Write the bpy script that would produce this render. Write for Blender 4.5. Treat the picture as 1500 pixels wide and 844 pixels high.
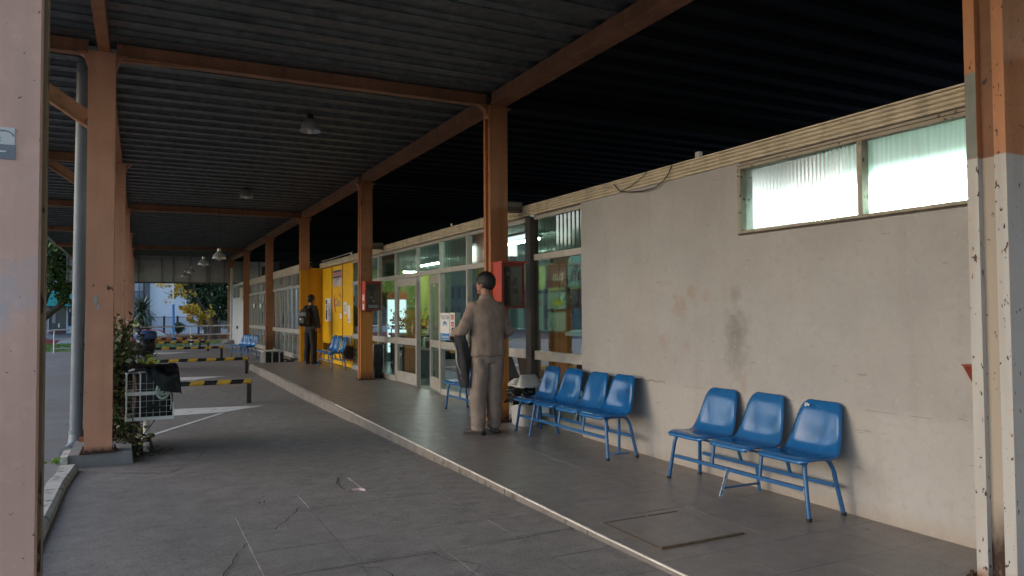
import bpy, bmesh, math, random
from mathutils import Vector, Matrix, noise
for o in list(bpy.data.objects):
    bpy.data.objects.remove(o)
S = bpy.context.scene
C = S.collection
R = math.radians
PI = math.pi
rnd = random.Random(7)

# ---------------------------------------------------------------- camera
F_PX, YAW, PITCH, ROLL, EYE = 1087.04, R(26.66), R(1.822), R(-.3705), 1.4
fw = Vector((math.sin(YAW)*math.cos(PITCH), math.cos(YAW)*math.cos(PITCH), math.sin(PITCH)))
rt = fw.cross(Vector((0, 0, 1))).normalized()
up = rt.cross(fw)
rt, up = rt*math.cos(ROLL)+up*math.sin(ROLL), up*math.cos(ROLL)-rt*math.sin(ROLL)
cd = bpy.data.cameras.new('camera')
cam = bpy.data.objects.new('camera', cd)
C.objects.link(cam)
m = Matrix((rt, up, -fw)).transposed().to_4x4()
m.translation = (0, 0, EYE)
cam.matrix_world = m
cd.sensor_width = 36
cd.lens = 36*F_PX/1500
cd.clip_start = .05
cd.clip_end = 3000
S.camera = cam


def at(x, y, Y):
    d = rt*((x-750)/F_PX)-up*((y-422)/F_PX)+fw
    t = Y/d.y
    return Vector((d.x*t, Y, EYE+d.z*t))


# ---------------------------------------------------------------- light
SUN_EL, SUN_AZ = R(19), R(-76)       # azimuth from +Y towards +X: the dusk glow comes from the open left side
w = bpy.data.worlds.new('World')
S.world = w
w.use_nodes = True
nt = w.node_tree
nt.nodes.clear()
sky = nt.nodes.new('ShaderNodeTexSky')
sky.sky_type = 'NISHITA'
sky.sun_disc = False
sky.sun_elevation = SUN_EL
sky.sun_rotation = SUN_AZ
sky.air_density = 1.0
sky.dust_density = 1.0
sky.ozone_density = 1.4
bg = nt.nodes.new('ShaderNodeBackground')
bg.inputs['Strength'].default_value = .15
wo = nt.nodes.new('ShaderNodeOutputWorld')
nt.links.new(sky.outputs[0], bg.inputs[0])
nt.links.new(bg.outputs[0], wo.inputs[0])
sl = bpy.data.lights.new('sun', 'SUN')
sl.energy = .6
sl.angle = R(85)
sl.color = (1, .955, .96)
sun = bpy.data.objects.new('sun', sl)
C.objects.link(sun)
sd = Vector((math.sin(SUN_AZ)*math.cos(SUN_EL), math.cos(SUN_AZ)*math.cos(SUN_EL), math.sin(SUN_EL)))
sun.rotation_euler = (-sd).to_track_quat('-Z', 'Y').to_euler()
sun.location = sd*30
S.view_settings.view_transform = 'Standard'
S.view_settings.look = 'None'
S.view_settings.gamma = 1
S.view_settings.exposure = .95
S.render.engine = 'CYCLES'
cy = S.cycles
cy.use_denoising = True
cy.max_bounces = 8
cy.diffuse_bounces = 5
cy.glossy_bounces = 4
cy.transparent_max_bounces = 16
cy.sample_clamp_indirect = 6
cy.caustics_reflective = False
cy.caustics_refractive = False


# ---------------------------------------------------------------- ground heights
def lerp_tab(v, tab):
    if v <= tab[0][0]:
        return tab[0][1]
    for (a, b), (c, d) in zip(tab, tab[1:]):
        if v <= c:
            return b+(d-b)*(v-a)/(c-a)
    return tab[-1][1]


def zp(Y):
    return min(max(.0075*(Y-4), 0), .0975)


def zr(Y):
    return lerp_tab(Y, [(0, -.012), (5.6, -.05), (13.4, -.10), (20, -.06), (27, -.03), (200, -.03)])


# ---------------------------------------------------------------- materials
def nodes(name):
    mt = bpy.data.materials.new(name)
    mt.use_nodes = True
    t = mt.node_tree
    t.nodes.clear()
    out = t.nodes.new('ShaderNodeOutputMaterial')
    return mt, t, out


def N(t, typ, **kw):
    n = t.nodes.new(typ)
    for k, v in kw.items():
        setattr(n, k, v)
    return n


def noise_fac(t, vec, scale, lo, hi, detail=4, stretch=None):
    if stretch:
        mp = N(t, 'ShaderNodeMapping')
        mp.inputs['Scale'].default_value = stretch
        t.links.new(vec, mp.inputs['Vector'])
        vec = mp.outputs[0]
    n = N(t, 'ShaderNodeTexNoise')
    n.inputs['Scale'].default_value = scale
    n.inputs['Detail'].default_value = detail
    t.links.new(vec, n.inputs['Vector'])
    r = N(t, 'ShaderNodeMapRange')
    r.clamp = True
    r.inputs['From Min'].default_value = lo
    r.inputs['From Max'].default_value = hi
    t.links.new(n.outputs[0], r.inputs['Value'])
    return r.outputs[0]


def mixc(t, fac, a, b):
    mx = N(t, 'ShaderNodeMix', data_type='RGBA')
    for s, v in ((0, fac), (6, a), (7, b)):
        if hasattr(v, 'links') or hasattr(v, 'is_linked'):
            t.links.new(v, mx.inputs[s])
        elif s == 0:
            mx.inputs[0].default_value = v
        else:
            mx.inputs[s].default_value = (*v[:3], 1)
    return mx.outputs[2]


def zband(t, vec, z0, z1):
    """1 below z0 .. 0 above z1"""
    sx = N(t, 'ShaderNodeSeparateXYZ')
    t.links.new(vec, sx.inputs[0])
    r = N(t, 'ShaderNodeMapRange')
    r.clamp = True
    r.inputs['From Min'].default_value = z1
    r.inputs['From Max'].default_value = z0
    t.links.new(sx.outputs[2], r.inputs['Value'])
    return r.outputs[0]


def mth(t, op, a, b):
    n = N(t, 'ShaderNodeMath', operation=op)
    for i, v in enumerate((a, b)):
        if hasattr(v, 'is_linked'):
            t.links.new(v, n.inputs[i])
        else:
            n.inputs[i].default_value = v
    return n.outputs[0]


def mat(name, col, rough=.6, var=.14, scale=5, bump=0, bscale=60, metal=0, spec=.5, coat=0, spots=(), stretch=None,
        below=None, rustbase=None, rvar=0, extra=None, objc=False, grime=0, orand=0):
    mt, t, out = nodes(name)
    if objc:
        vec = N(t, 'ShaderNodeTexCoord').outputs['Object']
    else:
        vec = N(t, 'ShaderNodeNewGeometry').outputs['Position']
    b = N(t, 'ShaderNodeBsdfPrincipled')
    c = mixc(t, noise_fac(t, vec, scale, .3, .7, 6, stretch), [x*(1-var) for x in col], [min(1, x*(1+var)) for x in col])
    if below:
        z0, c2 = below
        f = zband(t, vec, z0-.004, z0+.004)
        c = mixc(t, f, c, c2)
    for sp in spots:
        sc, ss, lo, hi = sp[:4]
        c = mixc(t, noise_fac(t, vec, ss, lo, hi, 5, sp[4] if len(sp) > 4 else None), c, sc)
    if rustbase:
        z0, h, rc = rustbase
        f = zband(t, vec, z0, z0+h)
        f2 = noise_fac(t, vec, 22, .2, .75, 6, (1, 1, .35))
        f = mth(t, 'MULTIPLY', f, mth(t, 'ADD', f2, .35))
        f = mth(t, 'MULTIPLY', f, 1.35)
        c = mixc(t, f, c, rc)
    if grime:
        f = mth(t, 'MULTIPLY', noise_fac(t, vec, 9, .5, .72, 6, (1, 1, .07)), grime)
        c = mixc(t, f, c, [x*.45 for x in col])
        f = mth(t, 'MULTIPLY', noise_fac(t, vec, 26, .55, .7, 4), grime*.7)
        c = mixc(t, f, c, [min(1, x*1.35+.03) for x in col])
    if orand:
        oi = N(t, 'ShaderNodeObjectInfo')
        c = mixc(t, mth(t, 'MULTIPLY', oi.outputs['Random'], orand), c, (.05, .17, .36))
    if extra:
        c = extra(t, vec, c)
    t.links.new(c, b.inputs['Base Color'])
    b.inputs['Roughness'].default_value = rough
    if rvar:
        f = noise_fac(t, vec, scale*1.7, .3, .7, 5)
        r = N(t, 'ShaderNodeMapRange')
        r.inputs['To Min'].default_value = rough-rvar
        r.inputs['To Max'].default_value = rough+rvar
        t.links.new(f, r.inputs['Value'])
        t.links.new(r.outputs[0], b.inputs['Roughness'])
    b.inputs['Metallic'].default_value = metal
    b.inputs['Specular IOR Level'].default_value = spec
    b.inputs['Coat Weight'].default_value = coat
    b.inputs['Coat Roughness'].default_value = .12
    if bump:
        bn = N(t, 'ShaderNodeTexNoise')
        bn.inputs['Scale'].default_value = bscale
        bn.inputs['Detail'].default_value = 5
        t.links.new(vec, bn.inputs['Vector'])
        bp = N(t, 'ShaderNodeBump')
        bp.inputs['Strength'].default_value = bump
        bp.inputs['Distance'].default_value = .01
        t.links.new(bn.outputs[0], bp.inputs['Height'])
        t.links.new(bp.outputs[0], b.inputs['Normal'])
    t.links.new(b.outputs[0], out.inputs[0])
    return mt


def emis(name, col, s):
    mt, t, out = nodes(name)
    e = N(t, 'ShaderNodeEmission')
    e.inputs[0].default_value = (*col, 1)
    e.inputs[1].default_value = s
    t.links.new(e.outputs[0], out.inputs[0])
    return mt


def glass(name, tint, refl=1.0, rough=.02, milk=0.0, flutes=None, milkcol=(.8, .9, .85)):
    mt, t, out = nodes(name)
    tr = N(t, 'ShaderNodeBsdfTransparent')
    tr.inputs[0].default_value = (*tint, 1)
    gl = N(t, 'ShaderNodeBsdfGlossy')
    gl.inputs['Roughness'].default_value = rough
    gl.inputs[0].default_value = (.95, 1, .97, 1)
    base = tr.outputs[0]
    vec = N(t, 'ShaderNodeNewGeometry').outputs['Position']
    if milk:
        tl = N(t, 'ShaderNodeBsdfTranslucent')
        tl.inputs[0].default_value = (*milkcol, 1)
        mx = N(t, 'ShaderNodeMixShader')
        if flutes:
            f = noise_fac(t, vec, 9, .2, .8, 4, (1, 6, .25))
            r = N(t, 'ShaderNodeMapRange')
            r.inputs['To Min'].default_value = milk*.8
            r.inputs['To Max'].default_value = min(1, milk*1.1)
            t.links.new(f, r.inputs['Value'])
            t.links.new(r.outputs[0], mx.inputs[0])
        else:
            mx.inputs[0].default_value = milk
        t.links.new(base, mx.inputs[1])
        t.links.new(tl.outputs[0], mx.inputs[2])
        base = mx.outputs[0]
    fr = N(t, 'ShaderNodeFresnel')
    fr.inputs[0].default_value = 1.52
    fac = mth(t, 'MULTIPLY', fr.outputs[0], refl)
    fac = mth(t, 'MINIMUM', fac, 1.0)
    mx = N(t, 'ShaderNodeMixShader')
    t.links.new(fac, mx.inputs[0])
    t.links.new(base, mx.inputs[1])
    t.links.new(gl.outputs[0], mx.inputs[2])
    t.links.new(mx.outputs[0], out.inputs[0])
    return mt


RUST = (.045, .016, .008)
ORANGE = (.46, .185, .078)
PEACH_SKYLIT = (.71, .43, .335)  # paler and pinker than the other left columns, sky light in the colour
WHITEP = (.48, .465, .44)
YEL = (.86, .485, .006)


def specks(scale=26, lo=.66, hi=.72):
    return ((RUST, scale, lo, hi, (1, 1, .6)),)


M = {}
M['orange'] = mat('orange_paint', ORANGE, .5, .12, 3, .15, 40, spots=((RUST, 14, .68, .78),) + specks(), rvar=.1, grime=.5)
M['beam'] = mat('beam_paint', (.38, .17, .08), .55, .22, 2, .15, 40, spots=((RUST, 5, .6, .85),), rvar=.1, grime=.5)
M['peach'] = mat('peach_paint_skylit', PEACH_SKYLIT, .45, .08, 3, .12, 50, spots=((RUST, 42, .70, .72, (1, 1, 1.3)), ((.58, .47, .46), 3, .64, .72)), rustbase=(-.05, .25, RUST), rvar=.08, grime=.3)
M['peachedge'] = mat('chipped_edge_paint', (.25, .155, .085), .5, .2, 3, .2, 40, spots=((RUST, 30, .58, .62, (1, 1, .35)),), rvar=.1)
M['peach_far'] = mat('peach_paint_worn', (.58, .275, .165), .5, .1, 3, .12, 50, spots=((RUST, 15, .71, .75, (1, 1, .5)),), rustbase=(.05, .07, RUST), rvar=.08, grime=.3)
M['col_white'] = mat('two_tone_column_paint', ORANGE, .5, .1, 3, .15, 40, below=(2.185, WHITEP), spots=((RUST, 44, .65, .672, (1, 1, .5)), ((.40, .24, .12), 9, .66, .8, (1, 1, .4))), rustbase=(-.02, .10, (.2, .06, .02)), rvar=.1, grime=.3)
M['col_recess'] = mat('column_recess_dark', (.20, .085, .04), .6, .2, 3, .2, 40, below=(2.185, (.40, .34, .28)), spots=((RUST, 18, .66, .72),), rustbase=(.06, .36, (.03, .009, .004)))  # recess coloured darker than the flanges, rusty towards its foot
M['col_reflection'] = mat('grey_reflection', (.2, .2, .17), .6, .2, 5, .2, 40)  # grey-green reflection put into the colour
M['col_yellow'] = mat('yellow_footed_column_paint', ORANGE, .5, .1, 3, below=(2.55, (.62, .29, .012)))  # foot yellow toned down like the return wall, shade in the colour
M['col_amber'] = mat('amber_footed_column_paint', (.40, .16, .066), .5, .12, 3, .15, 40, below=(1.42, (.62, .235, .045)), spots=((RUST, 13, .68, .75, (1, 1, .5)),), rustbase=(.02, .25, RUST), grime=.5)
M['rust'] = mat('rusty_steel', (.06, .025, .012), .85, .4, 20, .4, 60)


def wall_extra(t, vec, c):
    # damp stains with shapes of their own on the plaster
    def blot(c, cy_, cz, ry, rz, col, k):
        sb = N(t, 'ShaderNodeVectorMath', operation='SUBTRACT')
        t.links.new(vec, sb.inputs[0])
        sb.inputs[1].default_value = (4.37, cy_, cz)
        sc = N(t, 'ShaderNodeVectorMath', operation='MULTIPLY')
        t.links.new(sb.outputs[0], sc.inputs[0])
        sc.inputs[1].default_value = (0, 1/ry, 1/rz)
        ln = N(t, 'ShaderNodeVectorMath', operation='LENGTH')
        t.links.new(sc.outputs[0], ln.inputs[0])
        wob = noise_fac(t, vec, 14, .2, .8, 5)
        d = mth(t, 'ADD', ln.outputs['Value'], mth(t, 'MULTIPLY', wob, .9))
        r = N(t, 'ShaderNodeMapRange')
        r.clamp = True
        r.inputs['From Min'].default_value = 1.75
        r.inputs['From Max'].default_value = .70
        r.inputs['To Max'].default_value = k
        t.links.new(d, r.inputs['Value'])
        return mixc(t, r.outputs[0], c, col)
    G, B = (.22, .205, .19), (.34, .27, .22)
    c = blot(c, 4.62, 1.24, 0.132, 0.165, G, 0.94)
    c = blot(c, 4.63, 1.02, 0.121, 0.187, G, 0.66)
    c = blot(c, 4.62, 1.53, 0.066, 0.077, G, 0.61)
    c = blot(c, 5.32, 1.42, 0.094, 0.121, B, 0.77)
    c = blot(c, 5.17, 1.56, 0.066, 0.066, B, 0.83)
    c = blot(c, 5.57, 1.10, 0.083, 0.088, B, 0.66)
    c = blot(c, 5.24, 1.09, 0.055, 0.066, B, 0.50)
    c = blot(c, 4.98, 1.52, 0.066, 0.066, B, 0.44)
    c = blot(c, 4.55, .80, 0.044, 0.110, B, 0.66)
    c = blot(c, 5.4, .95, 0.044, 0.055, B, 0.39)
    # tide mark and dirt along the foot of the wall
    f = mth(t, 'MULTIPLY', zband(t, vec, -.03, .13), noise_fac(t, vec, 7, -.3, .5, 5, (1, 1, .5)))
    c = mixc(t, f, c, (.30, .20, .12))
    f = mth(t, 'MULTIPLY', zband(t, vec, .68, .76), .35)
    c = mixc(t, f, c, (.55, .53, .52))
    f = mth(t, 'MULTIPLY', noise_fac(t, vec, 1.3, .42, .7, 5), .45)
    c = mixc(t, f, c, (.35, .31, .275))
    f = mth(t, 'MULTIPLY', noise_fac(t, vec, 16, .5, .72, 6), .28)
    c = mixc(t, f, c, (.30, .275, .26))
    f = mth(t, 'MULTIPLY', noise_fac(t, vec, 5, .56, .72, 6, (1, 1, .12)), .35)
    c = mixc(t, f, c, (.31, .28, .25))
    f = mth(t, 'MULTIPLY', noise_fac(t, vec, 45, .62, .7, 3), .35)
    c = mixc(t, f, c, (.48, .46, .44))
    f = mth(t, 'MULTIPLY', noise_fac(t, vec, 20, .70, .73, 3, (1, .25, 1.6)), .5)
    return mixc(t, f, c, (.22, .2, .18))


M['wall'] = mat('painted_plaster', (.372, .353, .345), .62, .07, 2.2, .25, 25, extra=wall_extra)
M['plaster_white'] = mat('white_plaster', (.62, .61, .60), .7, .06, 3)
M['fascia'] = mat('cream_corrugated_metal', (.58, .50, .38), .45, .12, 6, .1, 30, spots=((( .2, .12, .06), 18, .68, .76, (1, .4, 1)),), rvar=.1, grime=.5)
M['alu'] = mat('dull_aluminium', (.50, .46, .41), .4, .12, 7, .1, 50, metal=.35, rvar=.12)
M['alu_dark'] = mat('bronze_aluminium', (.11, .085, .07), .45, .2, 7, .1, 50, metal=.3)
M['oldframe'] = mat('weathered_frame_paint', (.36, .31, .24), .6, .2, 10, .3, 40, spots=(((.08, .06, .045), 24, .62, .7),))
M['mastic'] = mat('old_mastic', (.07, .055, .045), .8, .3, 20)
M['yellow'] = mat('yellow_panel_paint', YEL, .4, .07, 2, .05, 30, spots=(((.5, .2, .01), 6, .66, .85),))
M['yellow_groove'] = mat('yellow_panel_joint', (.24, .07, .01), .7)


def floor_extra(t, vec, c):
    f = mth(t, 'MULTIPLY', noise_fac(t, vec, .7, .35, .75, 4), .35)
    c = mixc(t, f, c, (.12, .108, .10))
    f = mth(t, 'MULTIPLY', noise_fac(t, vec, 11, .45, .75, 5), .4)
    c = mixc(t, f, c, (.135, .118, .108))
    f = mth(t, 'MULTIPLY', noise_fac(t, vec, 3, .5, .72, 6, (.35, 2.2, 1)), .35)
    c = mixc(t, f, c, (.27, .245, .23))
    f = mth(t, 'MULTIPLY', noise_fac(t, vec, 85, .52, .62, 2), .3)
    c = mixc(t, f, c, (.30, .28, .26))
    f = mth(t, 'MULTIPLY', noise_fac(t, vec, 60, .58, .66, 2), .45)
    c = mixc(t, f, c, (.10, .09, .083))
    return mixc(t, noise_fac(t, vec, 9, .745, .765, 2), c, (.045, .04, .037))


M['platform'] = mat('worn_terrazzo', (.25, .222, .206), .38, .10, 5, .05, 90, extra=floor_extra, rvar=.05)
M['kerb'] = mat('kerb_concrete', (.20, .175, .155), .8, .2, 5, .5, 30, spots=(((.10, .08, .065), 9, .6, .7),))
M['strip'] = mat('worn_metal_nosing', (.70, .64, .57), .35, .2, 8)
M['joint'] = mat('dark_joint', (.03, .026, .024), .9)


def conc_extra(t, vec, c):
    f = mth(t, 'MULTIPLY', noise_fac(t, vec, .55, .42, .7, 7, (1, .5, 1)), .55)
    c = mixc(t, f, c, (.10, .095, .095))
    f = mth(t, 'MULTIPLY', noise_fac(t, vec, 1.6, .45, .75, 6, (.45, 1.8, 1)), .5)
    c = mixc(t, f, c, (.24, .225, .21))
    f = mth(t, 'MULTIPLY', noise_fac(t, vec, 9, .48, .72, 6, (.8, 1.1, 1)), .38)
    c = mixc(t, f, c, (.115, .106, .10))
    f = mth(t, 'MULTIPLY', noise_fac(t, vec, .35, .52, .66, 5), .35)
    c = mixc(t, f, c, (.20, .165, .14))
    c = mixc(t, mth(t, 'MULTIPLY', noise_fac(t, vec, 75, .52, .62, 2), .35), c, (.34, .32, .305))
    c = mixc(t, mth(t, 'MULTIPLY', noise_fac(t, vec, 50, .57, .66, 2), .5), c, (.09, .084, .08))
    return mixc(t, noise_fac(t, vec, 6.5, .75, .775, 2), c, (.05, .046, .043))


M['apron'] = mat('driveway_concrete', (.265, .244, .232), .66, .16, 7, .15, 60, extra=conc_extra, rvar=.12, spots=(((.06, .056, .054), 30, .70, .74), ((.33, .31, .30), 17, .66, .80)))
M['road'] = mat('road_concrete', (.21, .21, .22), .75, .12, 2, .3, 40, extra=conc_extra)
M['ground'] = mat('street_asphalt', (.11, .11, .115), .85, .15, 1, .3, 30)
M['whitepaint'] = mat('worn_road_paint', (.74, .74, .73), .7, .08, 8, .2, 40, spots=(((.22, .21, .2), 9, .58, .72),))
M['kerbpaint'] = mat('whitewashed_kerb', (.55, .54, .50), .8, .15, 6, .5, 30, spots=(((.2, .19, .17), 7, .55, .68), ((.1, .09, .08), 20, .68, .74)))
M['plinth'] = mat('plinth_concrete', (.24, .235, .23), .85, .15, 5, .4, 30)
M['grass'] = mat('grass_green', (.13, .25, .06), .8, .3, 3)
M['earth'] = mat('red_earth', (.22, .10, .06), .9, .25, 2, .5, 10)
M['galv'] = mat('galvanised_deck', (.125, .128, .12), .5, .3, 9, .1, 30, metal=.25, spots=(((.07, .07, .066), 4, .55, .75, (.4, 2, 1)),), rvar=.12)
M['shade_black'] = mat('shaded_deck_black', (.008, .008, .008), .8, .3, 4)  # near-black tone stands in for shade on the unlit deck
M['panelgrey'] = mat('grey_sheet_panel', (.60, .555, .53), .6, .1, 3)
M['blue'] = mat('blue_moulded_plastic', (.008, .105, .31), .15, .1, 9, .03, 60, spec=.5, coat=.0, rvar=.06, orand=.35, spots=(((.05, .16, .38), 12, .62, .8), ((.012, .04, .09), 7, .6, .8), ((.25, .35, .48), 55, .70, .73)))
M['bluemetal'] = mat('blue_enamel', (.022, .115, .29), .32, .12, 12, .1, 60, spots=(((.25, .33, .42), 26, .7, .75), ((.02, .02, .03), 30, .73, .77)))
M['bluewear'] = mat('worn_blue_enamel', (.45, .52, .58), .45, .2, 40, .1, 60, spots=(((.05, .18, .4), 50, .55, .62),))
M['blackrubber'] = mat('black_rubber', (.012, .012, .013), .7)
M['whiteplastic'] = mat('off_white_plastic', (.62, .61, .58), .35, .05, 5, spots=(((.4, .36, .3), 7, .66, .8),))
M['blackbag'] = mat('black_bin_liner', (.004, .004, .0045), .42, .3, 10, .2, 40, spec=.3)
M['red'] = mat('red_enamel', (.50, .055, .02), .4, .12, 6, spots=(((.16, .03, .015), 14, .66, .76),))
M['darkred'] = mat('dark_red_enamel', (.22, .03, .018), .45, .15, 6)
M['darkglass'] = mat('dark_cabinet_glass', (.022, .014, .012), .12, .2, 20, spots=(((.1, .085, .08), 16, .66, .72),))
M['paper'] = mat('paper_white', (.72, .71, .69), .8, .03, 20)
M['ink'] = mat('ink_dark', (.03, .035, .05), .7)
M['inkred'] = mat('ink_red', (.5, .03, .03), .6)
M['inkblue'] = mat('ink_blue', (.01, .19, .48), .6)
M['inkgrey'] = mat('ink_grey', (.22, .24, .27), .6)
M['black'] = mat('black_enamel', (.014, .014, .016), .35, .2, 10, rvar=.1)
M['bandyellow'] = mat('yellow_band_paint', (.68, .40, .045), .5, .12, 10, spots=(((.2, .13, .04), 20, .66, .72),))
M['pipe'] = mat('grey_blue_pipe_paint', (.20, .225, .25), .5, .12, 5, .1, 30, spots=(((.04, .03, .025), 20, .69, .72, (1, 1, .4)),))
M['wire'] = mat('galvanised_wire', (.5, .5, .49), .45, .15, 10, metal=.3)
M['lampshade'] = mat('spun_aluminium', (.52, .51, .48), .38, .1, 10, metal=.5)
M['bulb'] = mat('opal_bulb', (.75, .74, .70), .3)
M['whitesteel'] = mat('white_painted_steel', (.80, .80, .78), .5, .08, 8, spots=(((.3, .2, .12), 30, .68, .74),))
M['slatwhite'] = mat('weathered_slat', (.5, .48, .44), .7, .15, 10)

g_main = glass('shop_glass', (.68, .82, .74), .6)
g_cler = glass('fluted_clerestory_glass', (.50, .68, .58), 2.0, .05)
g_frost = glass('fluted_frosted_glass', (.50, .75, .68), .8, .15, .90, True, (.68, .92, .85))
g_dark = glass('grey_shop_glass', (.5, .56, .56), .9)


# ---------------------------------------------------------------- mesh building
class MB:
    def __init__(self):
        self.v, self.f, self.m, self.s = [], [], [], []

    def add(self, vs, fs, mi=0, sm=False):
        n = len(self.v)
        self.v += [tuple(p) for p in vs]
        for q in fs:
            self.f.append([i+n for i in q])
            self.m.append(mi)
            self.s.append(sm)
        return self

    def box(self, x0, x1, y0, y1, z0, z1, mi=0):
        x0, x1 = min(x0, x1), max(x0, x1)
        y0, y1 = min(y0, y1), max(y0, y1)
        z0, z1 = min(z0, z1), max(z0, z1)
        return self.hexa([(x0, y0, z0), (x1, y0, z0), (x1, y1, z0), (x0, y1, z0), (x0, y0, z1), (x1, y0, z1), (x1, y1, z1), (x0, y1, z1)], mi)

    def hexa(self, p, mi=0):
        return self.add(p, [(0, 3, 2, 1), (4, 5, 6, 7), (0, 1, 5, 4), (1, 2, 6, 5), (2, 3, 7, 6), (3, 0, 4, 7)], mi)

    def bar(self, a, b, w_, h, mi=0, upv=(0, 0, 1)):
        a, b = Vector(a), Vector(b)
        d = (b-a).normalized()
        u = Vector(upv)
        if abs(d.dot(u)) > .95:
            u = Vector((1, 0, 0))
        s = d.cross(u).normalized()
        u = s.cross(d).normalized()
        s, u = s*w_/2, u*h/2
        return self.hexa([a-s-u, a+s-u, b+s-u, b-s-u, a-s+u, a+s+u, b+s+u, b-s+u], mi)

    def cone(self, a, b, r0, r1, n=12, mi=0, caps=True, sm=True):
        a, b = Vector(a), Vector(b)
        d = (b-a).normalized()
        u = Vector((0, 0, 1)) if abs(d.z) < .9 else Vector((1, 0, 0))
        s = d.cross(u).normalized()
        u = s.cross(d)
        vs = []
        for c_, r in ((a, r0), (b, r1)):
            for k in range(n):
                t = 2*PI*k/n
                vs.append(c_+(s*math.cos(t)+u*math.sin(t))*r)
        self.add(vs, [(k, (k+1) % n, n+(k+1) % n, n+k) for k in range(n)], mi, sm)
        if caps:
            self.add(vs[:n], [list(range(n))[::-1]], mi)
            self.add(vs[n:], [list(range(n))], mi)
        return self

    def tube(self, pts, r, n=8, mi=0, rr=None):
        pts = [Vector(p) for p in pts]
        L = len(pts)
        vs = []
        u = None
        for i, p in enumerate(pts):
            d = (pts[min(i+1, L-1)]-pts[max(i-1, 0)]).normalized()
            if u is None:
                u = Vector((0, 0, 1)) if abs(d.z) < .9 else Vector((1, 0, 0))
            s = d.cross(u).normalized()
            u = s.cross(d).normalized()
            ri = rr[i] if rr else r
            for k in range(n):
                t = 2*PI*k/n
                vs.append(p+(s*math.cos(t)+u*math.sin(t))*ri)
        fs = [(i*n+k, i*n+(k+1) % n, (i+1)*n+(k+1) % n, (i+1)*n+k) for i in range(L-1) for k in range(n)]
        self.add(vs, fs, mi, True)
        self.add(vs[:n], [list(range(n))[::-1]], mi)
        self.add(vs[-n:], [list(range(n))], mi)
        return self

    def lathe(self, c_, prof, n=20, mi=0, sx=1, sy=1):
        vs = []
        for r, z in prof:
            for k in range(n):
                t = 2*PI*k/n
                vs.append((c_[0]+r*sx*math.cos(t), c_[1]+r*sy*math.sin(t), c_[2]+z))
        return self.add(vs, [(i*n+k, i*n+(k+1) % n, (i+1)*n+(k+1) % n, (i+1)*n+k) for i in range(len(prof)-1) for k in range(n)], mi, True)

    def rings(self, rs, mi=0, caps=True, sm=True):
        n = len(rs[0])
        vs = [p for r in rs for p in r]
        self.add(vs, [(i*n+k, i*n+(k+1) % n, (i+1)*n+(k+1) % n, (i+1)*n+k) for i in range(len(rs)-1) for k in range(n)], mi, sm)
        if caps:
            self.add(rs[0], [list(range(n))[::-1]], mi)
            self.add(rs[-1], [list(range(n))], mi)
        return self

    def prism(self, poly, ext, mi=0):
        e = Vector(ext)
        n = len(poly)
        a = [Vector(p) for p in poly]
        vs = a+[p+e for p in a]
        return self.add(vs, [list(range(n))[::-1], list(range(n, 2*n))]+[(k, (k+1) % n, n+(k+1) % n, n+k) for k in range(n)], mi)

    def ball(self, c_, r, n=10, mi=0):
        if not hasattr(r, '__len__'):
            r = (r, r, r)
        rs = []
        for i in range(1, n):
            t = PI*i/n
            rs.append([(c_[0]+r[0]*math.sin(t)*math.cos(2*PI*k/(n*2)), c_[1]+r[1]*math.sin(t)*math.sin(2*PI*k/(n*2)), c_[2]-r[2]*math.cos(t)) for k in range(n*2)])
        return self.rings(rs, mi)

    def build(self, name, mats, parent=None, fix=True):
        me = bpy.data.meshes.new(name)
        me.from_pydata(self.v, [], self.f)
        if not isinstance(mats, (list, tuple)):
            mats = [mats]
        for q in mats:
            me.materials.append(q)
        me.polygons.foreach_set('material_index', self.m)
        me.polygons.foreach_set('use_smooth', self.s)
        if fix and len(self.f) < 60000:
            b = bmesh.new()
            b.from_mesh(me)
            bmesh.ops.recalc_face_normals(b, faces=b.faces)
            b.to_mesh(me)
            b.free()
        me.update()
        o = bpy.data.objects.new(name, me)
        C.objects.link(o)
        if parent:
            o.parent = parent
            o.matrix_parent_inverse = parent.matrix_basis.inverted()
        return o


def thing(name, loc, label, cat, group=None):
    o = bpy.data.objects.new(name, None)
    C.objects.link(o)
    o.location = loc
    o.empty_display_size = .1
    return tag(o, label, cat, group)


def tag(o, label, cat, group=None):
    o['label'] = label
    o['category'] = cat
    if group:
        o['group'] = group
    return o


def struct(o, label=None):
    o['kind'] = 'structure'
    if label:
        o['label'] = label
    return o


def ref(name, src, parent, loc=(0, 0, 0), rz=0):
    """another object on the mesh of src"""
    o = bpy.data.objects.new(name, src.data)
    C.objects.link(o)
    o.location = loc
    o.rotation_euler = (0, 0, rz)
    if parent:
        o.parent = parent
        o.matrix_parent_inverse = parent.matrix_basis.inverted()
    return o


def copy_tree(o, parent=None):
    c = o.copy()
    C.objects.link(c)
    if parent:
        c.parent = parent
    for ch in o.children:
        copy_tree(ch, c)
    return c


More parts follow.
